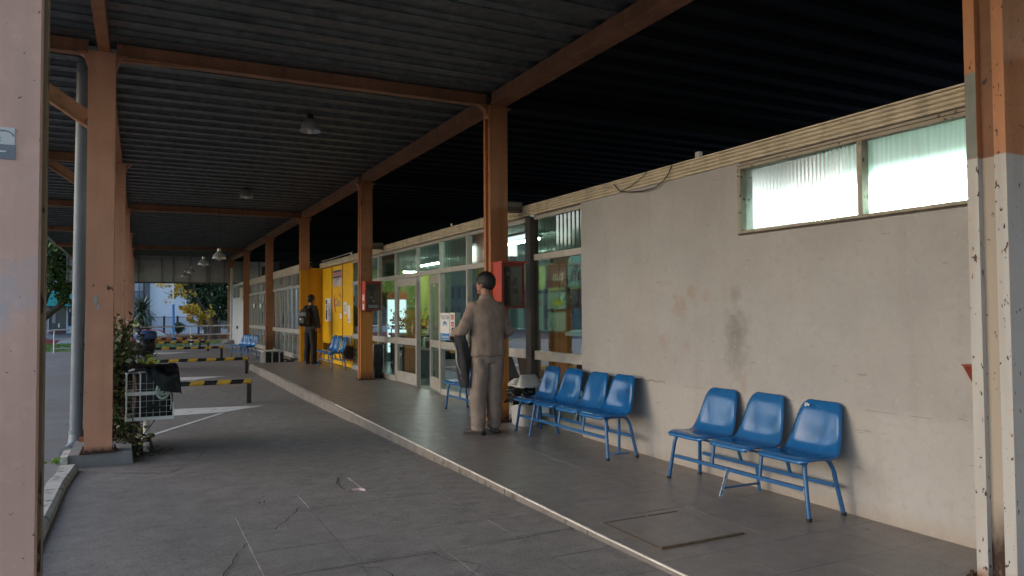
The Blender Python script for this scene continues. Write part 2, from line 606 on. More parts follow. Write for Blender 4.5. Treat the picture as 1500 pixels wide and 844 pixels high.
def text_mb(mb, s, size, origin, right, upv, depth=.003, mi=0, shear=0, bold=0, width=None):
    """flat lettering as mesh; origin = lower left, lies in right/up plane"""
    cu = bpy.data.curves.new('t', 'FONT')
    cu.body = s
    cu.size = size
    cu.shear = shear
    cu.offset = bold
    cu.resolution_u = 2
    ob = bpy.data.objects.new('t', cu)
    C.objects.link(ob)
    dg = bpy.context.evaluated_depsgraph_get()
    me = bpy.data.meshes.new_from_object(ob.evaluated_get(dg))
    vs = [v.co.copy() for v in me.vertices]
    fs = [list(p.vertices) for p in me.polygons]
    k = 1
    if width and vs:
        mx = max(v.x for v in vs)
        k = width/mx
    r_, u_ = Vector(right).normalized(), Vector(upv).normalized()
    nrm = r_.cross(u_)
    o3 = Vector(origin)
    mb.add([o3+r_*v.x*k+u_*v.y+nrm*depth for v in vs], fs, mi)
    bpy.data.objects.remove(ob)
    bpy.data.curves.remove(cu)
    bpy.data.meshes.remove(me)


def remesh(parts, name, material, parent=None, voxel=.012, smooth=4, disp=None):
    """closed shells in an MB -> one continuous skin"""
    tmp = parts.build('tmp_shell', material)
    md = tmp.modifiers.new('r', 'REMESH')
    md.mode = 'VOXEL'
    md.voxel_size = voxel
    md.use_smooth_shade = True
    sm = tmp.modifiers.new('s', 'SMOOTH')
    sm.factor = .5
    sm.iterations = smooth
    dg = bpy.context.evaluated_depsgraph_get()
    me = bpy.data.meshes.new_from_object(tmp.evaluated_get(dg))
    old = tmp.data
    bpy.data.objects.remove(tmp)
    bpy.data.meshes.remove(old)
    if disp:
        for v in me.vertices:
            v.co += v.normal*disp(v.co)
    me.materials.clear()
    me.materials.append(material)
    for p in me.polygons:
        p.use_smooth = True
    me.name = name
    o = bpy.data.objects.new(name, me)
    C.objects.link(o)
    if parent:
        o.parent = parent
    return o

# ================================================================ SETTING
mb = MB()
mb.add([(-900, -300, -.88), (900, -300, -.88), (900, 1500, -.88), (-900, 1500, -.88)], [(0, 1, 2, 3)])
struct(mb.build('ground', M['ground']))


def sheet(name, x0, x1, ys, zf, material, skirt=None):
    b = MB()
    vs = []
    for y in ys:
        vs += [(x0, y, zf(y)), (x1, y, zf(y))]
    b.add(vs, [(2*i, 2*i+1, 2*i+3, 2*i+2) for i in range(len(ys)-1)])
    if skirt:
        n = len(ys)
        for e in (0, n-1):
            y = ys[e]
            b.add([(x0, y, zf(y)), (x1, y, zf(y)), (x1, y, skirt), (x0, y, skirt)], [(0, 1, 2, 3)])
        for x in (x0, x1):
            for i in range(n-1):
                b.add([(x, ys[i], zf(ys[i])), (x, ys[i+1], zf(ys[i+1])), (x, ys[i+1], skirt), (x, ys[i], skirt)], [(0, 1, 2, 3)])
    return b.build(name, material)


YS = [-30, -10, -4, 0, 2, 4, 5.6, 7, 9, 11, 13.4, 15, 17, 19, 20.5, 22, 24, 27, 32, 39]
apron = struct(sheet('driveway', -.60, 4.6, [y for y in YS], lambda y: zr(y)-.006, M['apron'], -1.0), 'grey concrete driveway under the canopy')
struct(sheet('road', -45, -.601, YS[:-1]+[33.4], lambda y: zr(y)-.006, M['road'], -1.0), 'pale grey road surface on the open left side')
# driveway slabs that can be told apart near the platform
for i, x0 in enumerate((.10, .62, 1.14, 1.66, 2.17)):
    x1 = (.62, 1.14, 1.66, 2.17, 2.592)[i]
    for j in range(8):
        y0 = 2.90+.46*j
        if i == 0 and j > 2 or (i == 1 and j > 5) or (i == 2 and j > 6):
            continue
        b = MB()
        dz = rnd.uniform(.0, .0025)
        g = .003
        p = [(x0+g, y0+g), (x1-g, y0+g), (x1-g, y0+.46-g), (x0+g, y0+.46-g)]
        b.hexa([(x, y, zr(y)-.02) for x, y in p]+[(x, y, zr(y)+dz) for x, y in p])
        b.build('concrete_slab', M['apron'], apron)


def crack(pts, w_, zf, parent, jit=.02):
    b = MB()
    P = []
    for (a, c_) in zip(pts, pts[1:]):
        n = max(2, int((Vector(c_)-Vector(a)).length/.07))
        for k in range(n):
            t = k/n
            P.append((a[0]+(c_[0]-a[0])*t+rnd.uniform(-jit, jit), a[1]+(c_[1]-a[1])*t+rnd.uniform(-jit, jit)))
    P.append(pts[-1])
    vs = []
    for k, p in enumerate(P):
        q = P[min(k+1, len(P)-1)]
        r_ = P[max(k-1, 0)]
        d = Vector((q[0]-r_[0], q[1]-r_[1])).normalized()
        ww = .62*w_*rnd.uniform(.25, 1)
        for s in (-1, 1):
            x, y = p[0]-d.y*ww*s/2, p[1]+d.x*ww*s/2
            vs.append((x, y, zf(y)+.0045))
    b.add(vs, [(2*k, 2*k+1, 2*k+3, 2*k+2) for k in range(len(P)-1)])
    return b.build('crack', M['joint'], parent)


zr0 = lambda y: zr(y)-.004
crack([(-.53, 8.0), (-.1, 7.75), (.25, 7.57), (.54, 8.15), (.62, 8.5)], .016, zr0, apron)
crack([(.36, 3.7), (.44, 4.46), (.6, 4.95), (.81, 5.16), (1.1, 5.75), (1.5, 6.06)], .013, zr0, apron, .012)
crack([(.5, 4.12), (.72, 4.23), (1.2, 4.24), (1.61, 4.22), (2.3, 4.24), (2.58, 4.25)], .013, zr, apron, .008)
crack([(1.5, 6.06), (1.52, 6.4), (1.66, 6.75)], .02, zr0, apron)
crack([(1.1, 4.22), (1.25, 4.05), (1.2, 3.8)], .012, zr, apron)
crack([(1.6, 4.22), (1.62, 4.05), (1.75, 3.9), (1.5, 3.6)], .014, zr, apron)
crack([(.3, 8.7), (1.1, 8.2), (2.0, 8.3)], .008, zr0, apron)
crack([(-.8, 8.9), (-1.6, 8.75), (-2.6, 8.9)], .02, lambda y: zr(y)-.006, apron)
crack([(-.9, 6.9), (-1.3, 6.85)], .012, lambda y: zr(y)-.006, apron)

# platform
ysp = [-30, -2, 0, 2, 4, 8, 12, 16, 17, 20.45]
plat = sheet('platform', 2.625, 4.7, ysp, lambda y: zp(y)-.008, M['platform'], -.3)
struct(plat, 'raised terrazzo platform along the station front')
b = MB()
tiles_x = [2.608, 3.06, 3.50, 3.94, 4.368]
for j in range(31):
    y0, y1 = 1.6+.44*j, 2.04+.44*j
    for i in range(4):
        if y0 > 6.5 and i == 3:
            x1 = 4.44
        else:
            x1 = tiles_x[i+1]
        if i in (0, 1, 2) and 3.5 < (y0+y1)/2 < 4.2 and tiles_x[i] > 2.7 and x1 < 3.6:
            continue          # room for the manhole
        t = MB()
        g = .0018
        p = [(tiles_x[i]+g, y0+g), (x1-g, y0+g), (x1-g, y1-g), (tiles_x[i]+g, y1-g)]
        dz = rnd.uniform(0, .0008)
        t.hexa([(x, y, zp(y)-.03) for x, y in p]+[(x, y, zp(y)+dz-.001) for x, y in p])
        t.build('paving_slab', M['platform'], plat)
# manhole: frame + lid
t = MB()
X0, X1, Y0, Y1 = 2.76, 3.36, 3.56, 4.15
t.box(3.062, X0-.012, 3.362, 4.238, -.03, -.001)
t.box(X1+.012, 3.5, 3.362, 4.238, -.03, -.001)
for (a, c_) in ((3.362, Y0-.012), (Y1+.012, 4.238)):
    t.box(X0-.012, X1+.012, a, c_, -.03, -.001)
t.build('manhole_surround', M['platform'], plat)
t = MB()
t.box(X0, X1, Y0, Y1, -.03, .001)
t.build('manhole_lid', M['platform'], plat)
t = MB()
t.box(X0-.011, X1+.03, Y0-.022, Y0-.004, -.02, .010)
t.box(X0-.012, X0-.0005, Y0-.004, Y1+.012, -.02, .003)
t.box(X0-.0005, X0+.33, Y1+.0005, Y1+.012, -.02, .004)
t.box(X0+.36, X1, Y1+.0005, Y1+.012, -.02, .004)
t.build('manhole_frame', mat('rusty_brass_edge', (.13, .08, .045), .6, .3, 20), plat)
# kerb stones of the platform edge
y = -2.0
k = 0
while y < 20.4:
    y2 = min(y+1.22, 20.45)
    t = MB()
    n = 8
    secs = []
    for q in range(n+1):
        yy = y+.004+(y2-y-.008)*q/n
        z1 = zp(yy)-.0015
        z0 = zr(yy)-.05
        rough_ = .012 if yy > 10 else .004
        e = rnd.uniform(0, rough_)
        e2 = rnd.uniform(0, rough_)
        secs.append([(2.6065, yy, z0), (2.594-e2*.6-(.025 if yy > 10 else .0), yy, z0), (2.590+e*.6-(.02 if yy > 10 else 0), yy, z1-.016-e), (2.597+e*.3, yy, z1-e*.5), (2.6065, yy, z1)])
    t.rings(secs, sm=False)
    t.build('kerb_stone', M['kerb'], plat)
    y = y2
t = MB()
for q in range(24):
    ya, yb = -1+.5*q, -1+.5*(q+1)-.002
    wv = .010 if ya > 1 else .013
    t.hexa([(2.5875, ya, zp(ya)-.007), (2.599, ya, zp(ya)-.007), (2.599, yb, zp(yb)-.007), (2.5875, yb, zp(yb)-.007),
            (2.590, ya, zp(ya)+.001), (2.599+wv*.1, ya, zp(ya)+.002), (2.599+wv*.1, yb, zp(yb)+.002), (2.590, yb, zp(yb)+.001)])
t.build('nosing_strip', M['strip'], plat)
t = MB()
secs = []
for q in range(10):
    xx = 2.50+1.5*q/9
    e = rnd.uniform(0, .02)
    secs.append([(xx, 20.46, -.2), (xx, 20.62-e, -.2), (xx, 20.56-e, .05), (xx, 20.47, .0955)])
t.rings(secs, sm=False)
t.build('kerb_stone', M['kerb'], plat)

# whitewashed kerb along the open side, plinths of the left columns
t = MB()
secs = []
for q in range(30):
    yy = -3+11.15*q/29
    wob = .012*math.sin(yy*5)+rnd.uniform(-.008, .008)
    zt = zr(yy)+.055+rnd.uniform(-.008, .006)
    bend = max(0, yy-7.3)*.13
    secs.append([(-.53+bend*.3, yy, zr(yy)-.05), (-.545+wob*.3+bend*.3, yy, zt-.02), (-.575+bend*.4, yy, zt), (-.67+wob+bend*.2, yy, zt), (-.705+wob+bend*.2, yy, zr(yy)-.05)])
t.rings(secs, sm=False)
struct(t.build('kerb', M['kerbpaint']), 'whitewashed kerb beside the driveway')
COLY = [2.30, 8.41, 14.46, 20.55, 26.65, 32.75, 38.85]
PLZ = {}
for i, cy_ in enumerate(COLY):
    z1 = .05 if i < 2 else zr(cy_)+.12
    PLZ[i] = z1
    if i == 0:
        continue
    t = MB()
    z0 = zr(cy_)-.1
    t.hexa([(-.62, cy_-.14, z0), (-.03, cy_-.12, z0), (-.03, cy_+.9, z0), (-.62, cy_+.9, z0), (-.60, cy_-.12, z1), (-.06, cy_-.10, z1), (-.06, cy_+.88, z1), (-.60, cy_+.88, z1)])
    if i == 1:
        t.box(-.66, -.60, cy_-.16, cy_+.3, z0, z1-.005, 1)
    struct(t.build('plinth', [M['plinth'], M['kerbpaint']]), 'low concrete plinth under a left column')


# painted wedges in the bays
def marking(poly):
    t = MB()
    t.add([(x, y, zr(y)-.0015) for x, y in poly], [list(range(len(poly)))])
    return struct(t.build('road_marking', M['whitepaint']))


for k in range(4):
    d = (0, 6.0, 12.3, 17.5)[k]
    marking([(-.55, 12.95+d), (.17, 12.93+d), (1.5, 12.72+d), (1.83, 12.60+d), (1.45, 12.32+d), (1.16, 12.04+d), (.2, 11.98+d), (-.55, 11.99+d)])
    marking([(1.08, 11.95+d), (1.16, 11.97+d), (-.02, 9.75+d), (-.10, 9.75+d)])

# ================================================================ CANOPY
canopy = thing('canopy', (1.8, 15, 0), 'long rusty orange steel bus canopy with a dark corrugated roof over the platform', 'canopy')
DZ = 4.13
XE, XI = -2.85, 3.99


def deck(x0, x1, material, z):
    """one sheet, two ribs, 0.86 wide"""
    t = MB()
    prof = [(0, 0), (.19, 0), (.225, .05), (.400, .05), (.43, 0), (.62, 0), (.655, .05), (.83, .05), (.86, -.002)]
    vs = []
    for yy, zz in prof:
        vs += [(x0, yy, z+zz), (x1, yy, z+zz)]
    t.add(vs, [(2*i, 2*i+1, 2*i+3, 2*i+2) for i in range(len(prof)-1)])
    # lap edge
    t.box(x0, x1, -.010, .012, z-.012, z-.001)
    t.box(x0, x1, .418, .432, z-.009, z-.001)
    return t


first = {}
for key, x0, x1, mm, z in (('a', XE, XI, M['galv'], DZ), ('b', XI+.02, 11.5, M['shade_black'], DZ+.03)):
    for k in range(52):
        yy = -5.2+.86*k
        if key == 'a' and yy < -1:  # driveway deck cut short here so sky light reaches the nearest left column
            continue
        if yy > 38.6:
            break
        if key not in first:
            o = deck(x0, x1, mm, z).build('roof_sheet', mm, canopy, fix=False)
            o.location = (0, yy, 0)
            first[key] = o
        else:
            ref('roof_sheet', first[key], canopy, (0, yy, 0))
# top skin so no sky leaks through the laps
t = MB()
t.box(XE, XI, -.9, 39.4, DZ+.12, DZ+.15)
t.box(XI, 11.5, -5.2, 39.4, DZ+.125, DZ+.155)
t.build('roof_top', M['shade_black'], canopy)
# edge trim of the overhang
t = MB()
t.box(XE-.06, XE, -.9, 39.3, DZ-.06, DZ+.18)
t.build('edge_trim', M['panelgrey'], canopy)


def column(x, y, z0, z1, mats, dark=0.0, hx=.12, lean=0):
    """H section made of two plates and a recessed web; open sides face +-X"""
    t = MB()
    bx = lambda a, b_, c_, d, mi: t.box(x+a, x+b_, y+c_, y+d, z0, z1, mi)
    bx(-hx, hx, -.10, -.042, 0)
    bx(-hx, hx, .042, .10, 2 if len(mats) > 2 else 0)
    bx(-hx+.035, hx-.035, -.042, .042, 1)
    for s in (-1, 1):      # haunches under the beams
        t.prism([(x+s*hx, y-.05, z1-.16), (x+s*hx, y-.05, z1-.001), (x+s*(hx+.10), y-.05, z1-.001), (x+s*(hx+.035), y-.05, z1-.05)], (0, .1, 0), 0)
    o = t.build('column', mats, canopy)
    p = MB()
    p.box(x-hx-.035, x+hx+.035, y-.135, y+.135, z0-.002, z0+.014)
    for sx in (-1, 1):
        for sy in (-1, 1):
            p.cone((x+sx*(hx+.018), y+sy*.115, z0+.014), (x+sx*(hx+.018), y+sy*.115, z0+.04), .011, .011, 6)
    p.build('base_plate', M['rust'], o)
    return o


for i, cy_ in enumerate(COLY):
    z0 = zp(cy_) if cy_ < 20.4 else zr(cy_)
    if i == 0:
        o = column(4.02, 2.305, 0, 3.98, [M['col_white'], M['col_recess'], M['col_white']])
        o['label'] = 'column with its lower part painted white'
        t = MB()
        t.box(3.899, 3.8995, 2.348, 2.404, 2.188, 2.64)
        t.build('reflection_patch', M['col_reflection'], o)
    elif i == 3:
        o = column(4.0, cy_, z0, 3.98, [M['col_yellow'], M['col_yellow'], M['col_yellow']])
    elif i in (1, 2):
        o = column(4.0, cy_, z0, 3.98, [M['col_amber'], M['col_recess'] if 0 else M['beam'], M['orange']])
    else:
        o = column(4.0, cy_, z0, 3.98, [M['orange'], M['beam'], M['orange']])
    if i == 0:
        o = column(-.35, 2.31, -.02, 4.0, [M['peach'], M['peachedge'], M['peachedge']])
        t = MB()           # torn sticker, flat print
        t.box(-.52, -.283, 2.2075, 2.2095, 1.825, 1.868, 0)
        t.box(-.52, -.281, 2.2072, 2.2094, 1.788, 1.8248, 1)
        for k in range(3):
            a = [(-.307+.018*math.cos(q*.5+k)*(1.2-.2*k)-.01*k, 2.2068, 1.846+.014*math.sin(q*.5+k)) for q in range(9)]
            t.tube(a, .0013, 4, 2)
        t.box(-.37, -.30, 2.2062, 2.207, 1.805, 1.809, 0)
        t.box(-.352, -.346, 2.2062, 2.207, 1.80, 1.818, 0)
        t.build('sticker', [M['paper'], M['inkgrey'], M['inkgrey']], o)
    else:
        o = column(-.35, cy_, PLZ[i], 4.0, [M['peach_far'], M['beam'], M['peach_far']])
        if i == 1:
            t = MB()
            for (a, c_, d, e) in ((-.40, -.366, 1.50, 1.585), (-.375, -.345, 1.44, 1.51)):
                t.add([(a, cy_-.1035, d+.02), ((a+c_)/2, cy_-.1035, d-.004), (c_, cy_-.1035, d+.03), (c_-.006, cy_-.1035, e-.02), ((a+c_)/2+.004, cy_-.1035, e), (a+.004, cy_-.1035, e-.02)], [list(range(6))])
            t.build('paint_scrape', mat('scraped_primer', (.36, .36, .40), .6), o)

# beams
for i, cy_ in enumerate(COLY):
    for (xa, xb) in ((XE, -.475), (-.225, 3.875)):
        if xb > 0 and i not in (1, 3, 5):
            continue
        t = MB()
        t.box(xa, xb, cy_-.012, cy_+.012, 3.992, DZ-.004)
        t.box(xa, xb, cy_-.055, cy_+.055, 3.978, 3.990)
        if xb > 0:         # tapered haunch plate beside the left column
            t.prism([(xa, cy_-.03, 3.977), (xa+.9, cy_-.03, 3.977), (xa, cy_-.03, 3.945)], (0, .06, 0))
        t.build('cross_beam', M['beam'], canopy)
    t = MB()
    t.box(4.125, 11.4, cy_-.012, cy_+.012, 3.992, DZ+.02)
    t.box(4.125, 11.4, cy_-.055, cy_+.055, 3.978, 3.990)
    t.build('cross_beam', M['shade_black'], canopy)  # same beams, with the shade over the building put into their colour
    if i:
        t = MB()
        t.bar((-.475, cy_-.02, 3.33), (-1.35, cy_-.02, 3.93), .07, .15)
        t.bar((-.475, cy_-.02, 3.252), (-1.40, cy_-.02, 3.885), .11, .012)
        t.build('strut', M['beam'], canopy)
allY = [-5.0]+COLY+[39.3]
for a, c_ in zip(allY, allY[1:]):
    t = MB()
    a0, c0 = a+(.10 if a > -4 else 0), c_-(.10 if c_ < 39 else 0)
    t.box(3.90, 4.10, a0, c0, 3.985, DZ-.003)
    t.box(3.895, 3.91, a0, c0, 3.98, 4.0)
    t.box(4.09, 4.105, a0, c0, 3.98, 4.0)
    t.build('long_beam', M['beam'], canopy)
    if a > 0 or 1:
        t = MB()
        t.box(-.385, -.285, max(a0, -.9)+.004, c0-.004, 4.003, DZ-.003)
        t.build('long_beam', M['orange'], canopy)
# gable panel closing the far end: horizontal boards
for k in range(15):
    z = 2.93+.0875*k
    t = MB()
    t.hexa([(-3.0, 39.30, z), (11.5, 39.30, z), (11.5, 39.40, z), (-3.0, 39.40, z), (-3.0, 39.355, z+.084), (11.5, 39.355, z+.084), (11.5, 39.40, z+.084), (-3.0, 39.40, z+.084)])
    t.build('gable_slat', M['panelgrey'], canopy)
M['gablepost'] = mat('gable_post_paint', (.24, .22, .21), .7)
for x in (-2.95, -1.55, -.05, .95, 1.45, 2.2, 2.95, 3.05, 3.75, 4.6, 5.4, 6.4, 8.2):
    t = MB()
    t.box(x-.035, x+.035, 39.24, 39.295, 2.90, DZ-.01)
    t.build('gable_post', M['gablepost'], canopy)
t = MB()
t.box(-3.0, 11.5, 39.22, 39.37, 2.86, 2.928)
t.build('gable_rail', M['alu_dark'], canopy)

# ================================================================ STATION BUILDING
stn = thing('station_building', (4.4, 12, 0), 'low bus station building with a blank plastered wall, glazed shop front and cream fascia', 'building')
WX, GX, SX = 4.37, 4.45, 4.13


def part(name, mats, mbx, parent=None):
    return mbx.build(name, mats, parent or stn)


# blank wall with the two clerestory openings
t = MB()
wins = [(2.28, 3.385), (3.43, 4.53)]
WZ0, WZ1 = 2.03, 2.555
t.box(WX, WX+.16, -6, 6.99, -.05, WZ0)
t.box(WX, WX+.16, 4.55, 6.99, WZ0, 2.60)
t.box(WX, WX+.16, -6, 2.26, WZ0, 2.60)
t.box(WX+.02, WX+.14, 2.26, 4.55, WZ1+.01, 2.60)
part('wall', M['wall'], t)
t = MB()
for (ya, yb) in ((2.95, 3.1), (3.18, 3.42), (4.02, 4.12), (4.98, 5.16), (5.22, 5.3), (5.9, 6.3), (6.42, 6.9)):
    t.hexa([(WX-.002, ya, .722), (WX-.0003, ya, .722), (WX-.0003, yb, .7215), (WX-.002, yb, .7215), (WX-.002, ya, .7245), (WX-.0003, ya, .7245), (WX-.0003, yb, .7245), (WX-.002, yb, .7245)])
a = [(WX-.0025, 5.55+.05*k, .73+.012*math.sin(k*2.1)+.004*(k % 3)) for k in range(10)]
t.tube(a, .004, 4)
part('wall_crack', mat('plaster_crack', (.26, .20, .16), .9), t)
# clerestory windows
t = MB()
a, c_ = 2.24, 4.555
fx0, fx1 = WX-.018, WX+.07
t.box(fx0, fx1, a, c_, WZ0-.02, WZ0+.012)
t.box(fx0, fx1, a, c_, WZ1-.012, WZ1+.03)
for (p, q) in ((a, a+.03), (3.39, 3.425), (c_-.03, c_)):
    t.box(fx0-.003, fx1, p, q, WZ0+.012, WZ1-.012)
t.box(fx0+.03, fx1-.004, 3.426, 3.455, WZ0+.013, WZ1-.013)
t.box(fx0-.004, fx0, a, c_, WZ0-.022, WZ0-.010, 1)
t.box(fx0-.003, fx0, a, c_, WZ1+.010, WZ1+.016, 1)
fr = part('window_frame', [M['oldframe'], M['mastic']], t)
for (p, q) in ((a+.03, 3.39), (3.455, c_-.03)):
    t = MB()
    n = 60
    vs = []
    for k in range(n+1):
        yy = p+(q-p)*k/n
        xx = WX+.045+(.0003 if k % 2 else 0)
        vs += [(xx, yy, WZ0+.012), (xx, yy, WZ1-.012)]
    t.add(vs, [(2*i, 2*i+1, 2*i+3, 2*i+2) for i in range(n)])
    t.build('pane', g_frost, fr)
# fascia: four ribs, run in panels
FZ0, FZ1 = 2.60, 2.725


def fascia(x, y0, y1, z0=FZ0, z1=FZ1, ribs=4):
    t = MB()
    h = (z1-z0)/ribs
    prof = [(x+.10, z0)]
    for k in range(ribs):
        z = z0+h*k
        prof += [(x, z+h*.12), (x-.006, z+h*.3), (x-.006, z+h*.72), (x, z+h*.86), (x+.012, z+h*.93)]
    prof += [(x-.012, z1), (x-.012, z1+.012), (x+.10, z1+.012)]
    t.rings([[(px_, yy, pz) for px_, pz in prof] for yy in (y0, y1)], sm=False)
    return part('fascia_panel', M['fascia'], t)


for a, c_ in ((-3.5, 0), (0.004, 2.40), (2.404, 4.83), (4.834, 7.0), (7.004, 8.30), (8.304, 11.1), (11.104, 14.3), (14.304, 17.1)):
    fascia(WX-.005, a, c_)
for a, c_ in ((17.104, 18.8), (18.804, 20.42)):
    fascia(WX+.02, a, c_, 2.60, 2.725, 2)
for a, c_ in ((20.66, 22.3), (22.304, 26.5), (26.79, 29.4), (29.404, 32.6)):
    t = MB()
    t.box(SX-.03, SX+.1, a, c_, 2.57, 2.80)
    part('fascia_panel', M['fascia'], t)
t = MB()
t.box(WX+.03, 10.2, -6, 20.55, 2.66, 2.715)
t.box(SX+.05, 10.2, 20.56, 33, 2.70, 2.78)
part('flat_roof', M['shade_black'], t)
# arms from the columns to the fascia
for cy_ in (8.41, 14.46):
    t = MB()
    t.box(4.125, WX-.02, cy_-.05, cy_+.07, 2.665, 2.79)
    part('bracket_arm', M['alu_dark'], t)
# loose cable on the fascia and small posts on its top
cab = MB()
pts = [(WX-.03, 6.30, 2.70), (WX-.03, 6.22, 2.63), (WX-.03, 6.18, 2.605), (WX-.035, 6.0, 2.575), (WX-.04, 5.8, 2.555), (WX-.035, 5.62, 2.56), (WX-.03, 5.5, 2.60), (WX-.03, 5.42, 2.66), (WX-.02, 5.38, 2.735)]
cab.tube(pts, .005, 5)
cab.tube([(WX-.03, 6.18, 2.605), (WX-.028, 6.0, 2.64), (WX-.03, 5.8, 2.70), (WX-.02, 5.75, 2.74)], .004, 5)
part('cable', M['blackrubber'], cab)
t = MB()
t.box(WX+.02, WX+.06, 5.06, 5.11, 2.74, 2.80)
t.cone((WX+.04, 10.9, 2.73), (WX+.04, 10.9, 2.80), .012, .012, 6)
part('roof_stub', M['alu'], t)


t = MB()
t.tube([(WX+.03, 17.0, 2.80), (WX+.03, 18.4, 2.79), (WX+.04, 20.3, 2.79)], .012, 6)
t.cone((WX+.03, 17.1, 2.73), (WX+.03, 17.1, 2.80), .012, .012, 6)
part('conduit', M['alu'], t)
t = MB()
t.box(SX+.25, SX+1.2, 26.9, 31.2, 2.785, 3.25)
part('roof_unit', M['shade_black'], t)


# glazed bays -------------------------------------------------------
def bay(x, y0, y1, mid=(.80, .91), tr=(2.04, 2.115), top=2.585, kick=.10, lower=True, glassm=None, cler=None, post=.055, fm=None, split=None, zb=None, flute=True, open_mid=False):
    """frame between y0 and y1 with posts at both ends; panes are its sub-parts"""
    glassm, cler, fm = glassm or g_main, cler or g_cler, fm or M['alu']
    zb = zp(y0)-.0 if zb is None else zb
    t = MB()
    p = post/2
    t.box(x-.03, x+.05, y0-p+.001, y0+p-.001, zb, top)
    t.box(x-.02, x+.04, y0+p, y1-p, top-.03, top+.014)
    inner0, inner1 = y0+p, y1-p
    cells = []
    zc = top-.03
    if tr:
        t.box(x-.028, x+.045, inner0, inner1, tr[0], tr[1])
        cells.append((tr[1], zc, cler, flute))
        zc = tr[0]
    if not open_mid:
        if mid:
            t.box(x-.026, x+.045, inner0, inner1, mid[0], mid[1])
            cells.append((mid[1], zc, glassm, False))
            zc = mid[0]
        t.box(x-.022, x+.04, inner0, inner1, zb+.002, zb+kick)
        cells.append((zb+kick, zc, glassm, False))
    o = part('glazing_frame', fm, t)
    for (za, zb_, gm, fl) in cells:
        t = MB()
        if fl:
            n = max(8, int((inner1-inner0)/.045))
            vs = []
            for k in range(n+1):
                yy = inner0+(inner1-inner0)*k/n
                xx = x+.012+(.006 if k % 2 else 0)
                vs += [(xx, yy, za), (xx, yy, zb_)]
            t.add(vs, [(2*i, 2*i+1, 2*i+3, 2*i+2) for i in range(n)])
        else:
            t.add([(x+.012, inner0, za), (x+.012, inner1, za), (x+.012, inner1, zb_), (x+.012, inner0, zb_)], [(0, 1, 2, 3)])
        t.build('pane', gm, o, fix=False)
    return o


bay(GX, 7.03, 8.22)
# heavy dark post between the first two bays
t = MB()
t.box(GX-.06, GX+.06, 8.23, 8.36, zp(8.3), 2.59)
part('post', M['alu_dark'], t)
bay(GX, 8.38, 9.31, tr=None)
bay(GX, 9.31, 10.33, flute=False)
bay(GX, 10.33, 11.46)
bay(GX, 11.46, 12.62, open_mid=True, post=.05)
bay(GX, 12.62, 13.85, open_mid=True, post=.02)
bay(GX, 13.85, 15.0, flute=False)
bay(GX, 15.0, 16.1)
bay(GX, 16.1, 17.16)


def leaf(y0, y1, x, ang, hinge):
    t = MB()
    w_ = y1-y0
    st = .07
    z0, z1 = .085, 2.03
    t.box(-.02, .025, 0, st, z0, z1)
    t.box(-.02, .025, w_-st, w_, z0, z1)
    t.box(-.018, .022, st, w_-st, z0, z0+.2)
    t.box(-.018, .022, st, w_-st, .80, .92)
    t.box(-.018, .022, st, w_-st, z1-.14, z1)
    o = t.build('door', M['alu'], None)
    g = MB()
    for a, c_ in ((z0+.2, .80), (.92, z1-.14)):
        g.add([(.003, st, a), (.003, w_-st, a), (.003, w_-st, c_), (.003, st, c_)], [(0, 1, 2, 3)])
    gg = g.build('pane', g_main, None, fix=False)
    h = MB()
    h.tube([(-.02, w_*.1 if hinge else w_*.9, 1.0), (-.06, w_*.1 if hinge else w_*.9, 1.0), (-.06, w_*.1 if hinge else w_*.9, 1.25), (-.02, w_*.1 if hinge else w_*.9, 1.25)], .009, 6)
    hh = h.build('handle', M['alu'], None)
    gg.parent = o
    hh.parent = o
    o.location = (x, y0, 0)
    o.rotation_euler = (0, 0, ang)
    o.parent = stn
    o.matrix_parent_inverse = stn.matrix_basis.inverted()
    return o


leaf(12.62, 13.82, GX-.0, 0, True)
leaf(11.50, 12.32, GX+.0, -R(9), False)

# yellow panelled end of the shop front
YX = 4.455
cols = [(17.17, 18.10), (18.16, 19.22), (19.28, 20.36)]
for (a, c_) in cols:
    for (z0, z1) in ((zp(a)+.16, .62), (.63, 2.035), (2.06, 2.585)):
        if z1 < .7 and a < 18:
            continue
        t = MB()
        t.box(YX, YX+.03, a+.004, c_-.004, z0, z1)
        part('yellow_panel', M['yellow'], t)
t = MB()
t.box(YX+.031, YX+.06, 17.16, 20.5, zp(18), 2.59)
part('panel_backing', M['yellow_groove'], t)
for y in (18.13, 19.25):
    t = MB()
    t.box(YX-.012, YX+.03, y-.026, y+.026, zp(18), 2.585)
    part('panel_mullion', mat('mustard_mullion', (.42, .16, .01), .5), t)
t = MB()
t.box(YX-.014, YX+.028, 17.17, 18.1, 2.037, 2.058)
t.box(YX-.014, YX+.028, 18.16, 19.22, 2.037, 2.058)
t.box(YX-.014, YX+.028, 19.28, 20.4, 2.037, 2.058)
part('panel_rail', M['yellow'], t)
t = MB()          # grey letter plate and the small low windows
t.box(YX-.02, YX-.0005, 17.25, 17.98, .66, .86)
part('grey_plate', M['alu'], t)
for (a, c_) in ((17.22, 18.05), (19.45, 20.25)):
    t = MB()
    t.box(YX-.012, YX-.001, a, c_, .30, .60)
    part('low_pane', M['darkglass'], t)
t = MB()
t.box(YX-.004, YX+.03, 17.17, 20.4, zp(18)+.01, zp(18)+.15)
part('yellow_kick_panel', M['yellow'], t)
t = MB()
t.box(4.121, YX+.1, 20.47, 20.53, zp(20), 2.62)
t.box(4.121, YX-.02, 20.462, 20.469, 2.03, 2.05)
part('yellow_return_wall', mat('yellow_return_shaded', (.68, .31, .010), .45, .07, 2), t)  # darker than the panels, weaker light on this side put into the colour

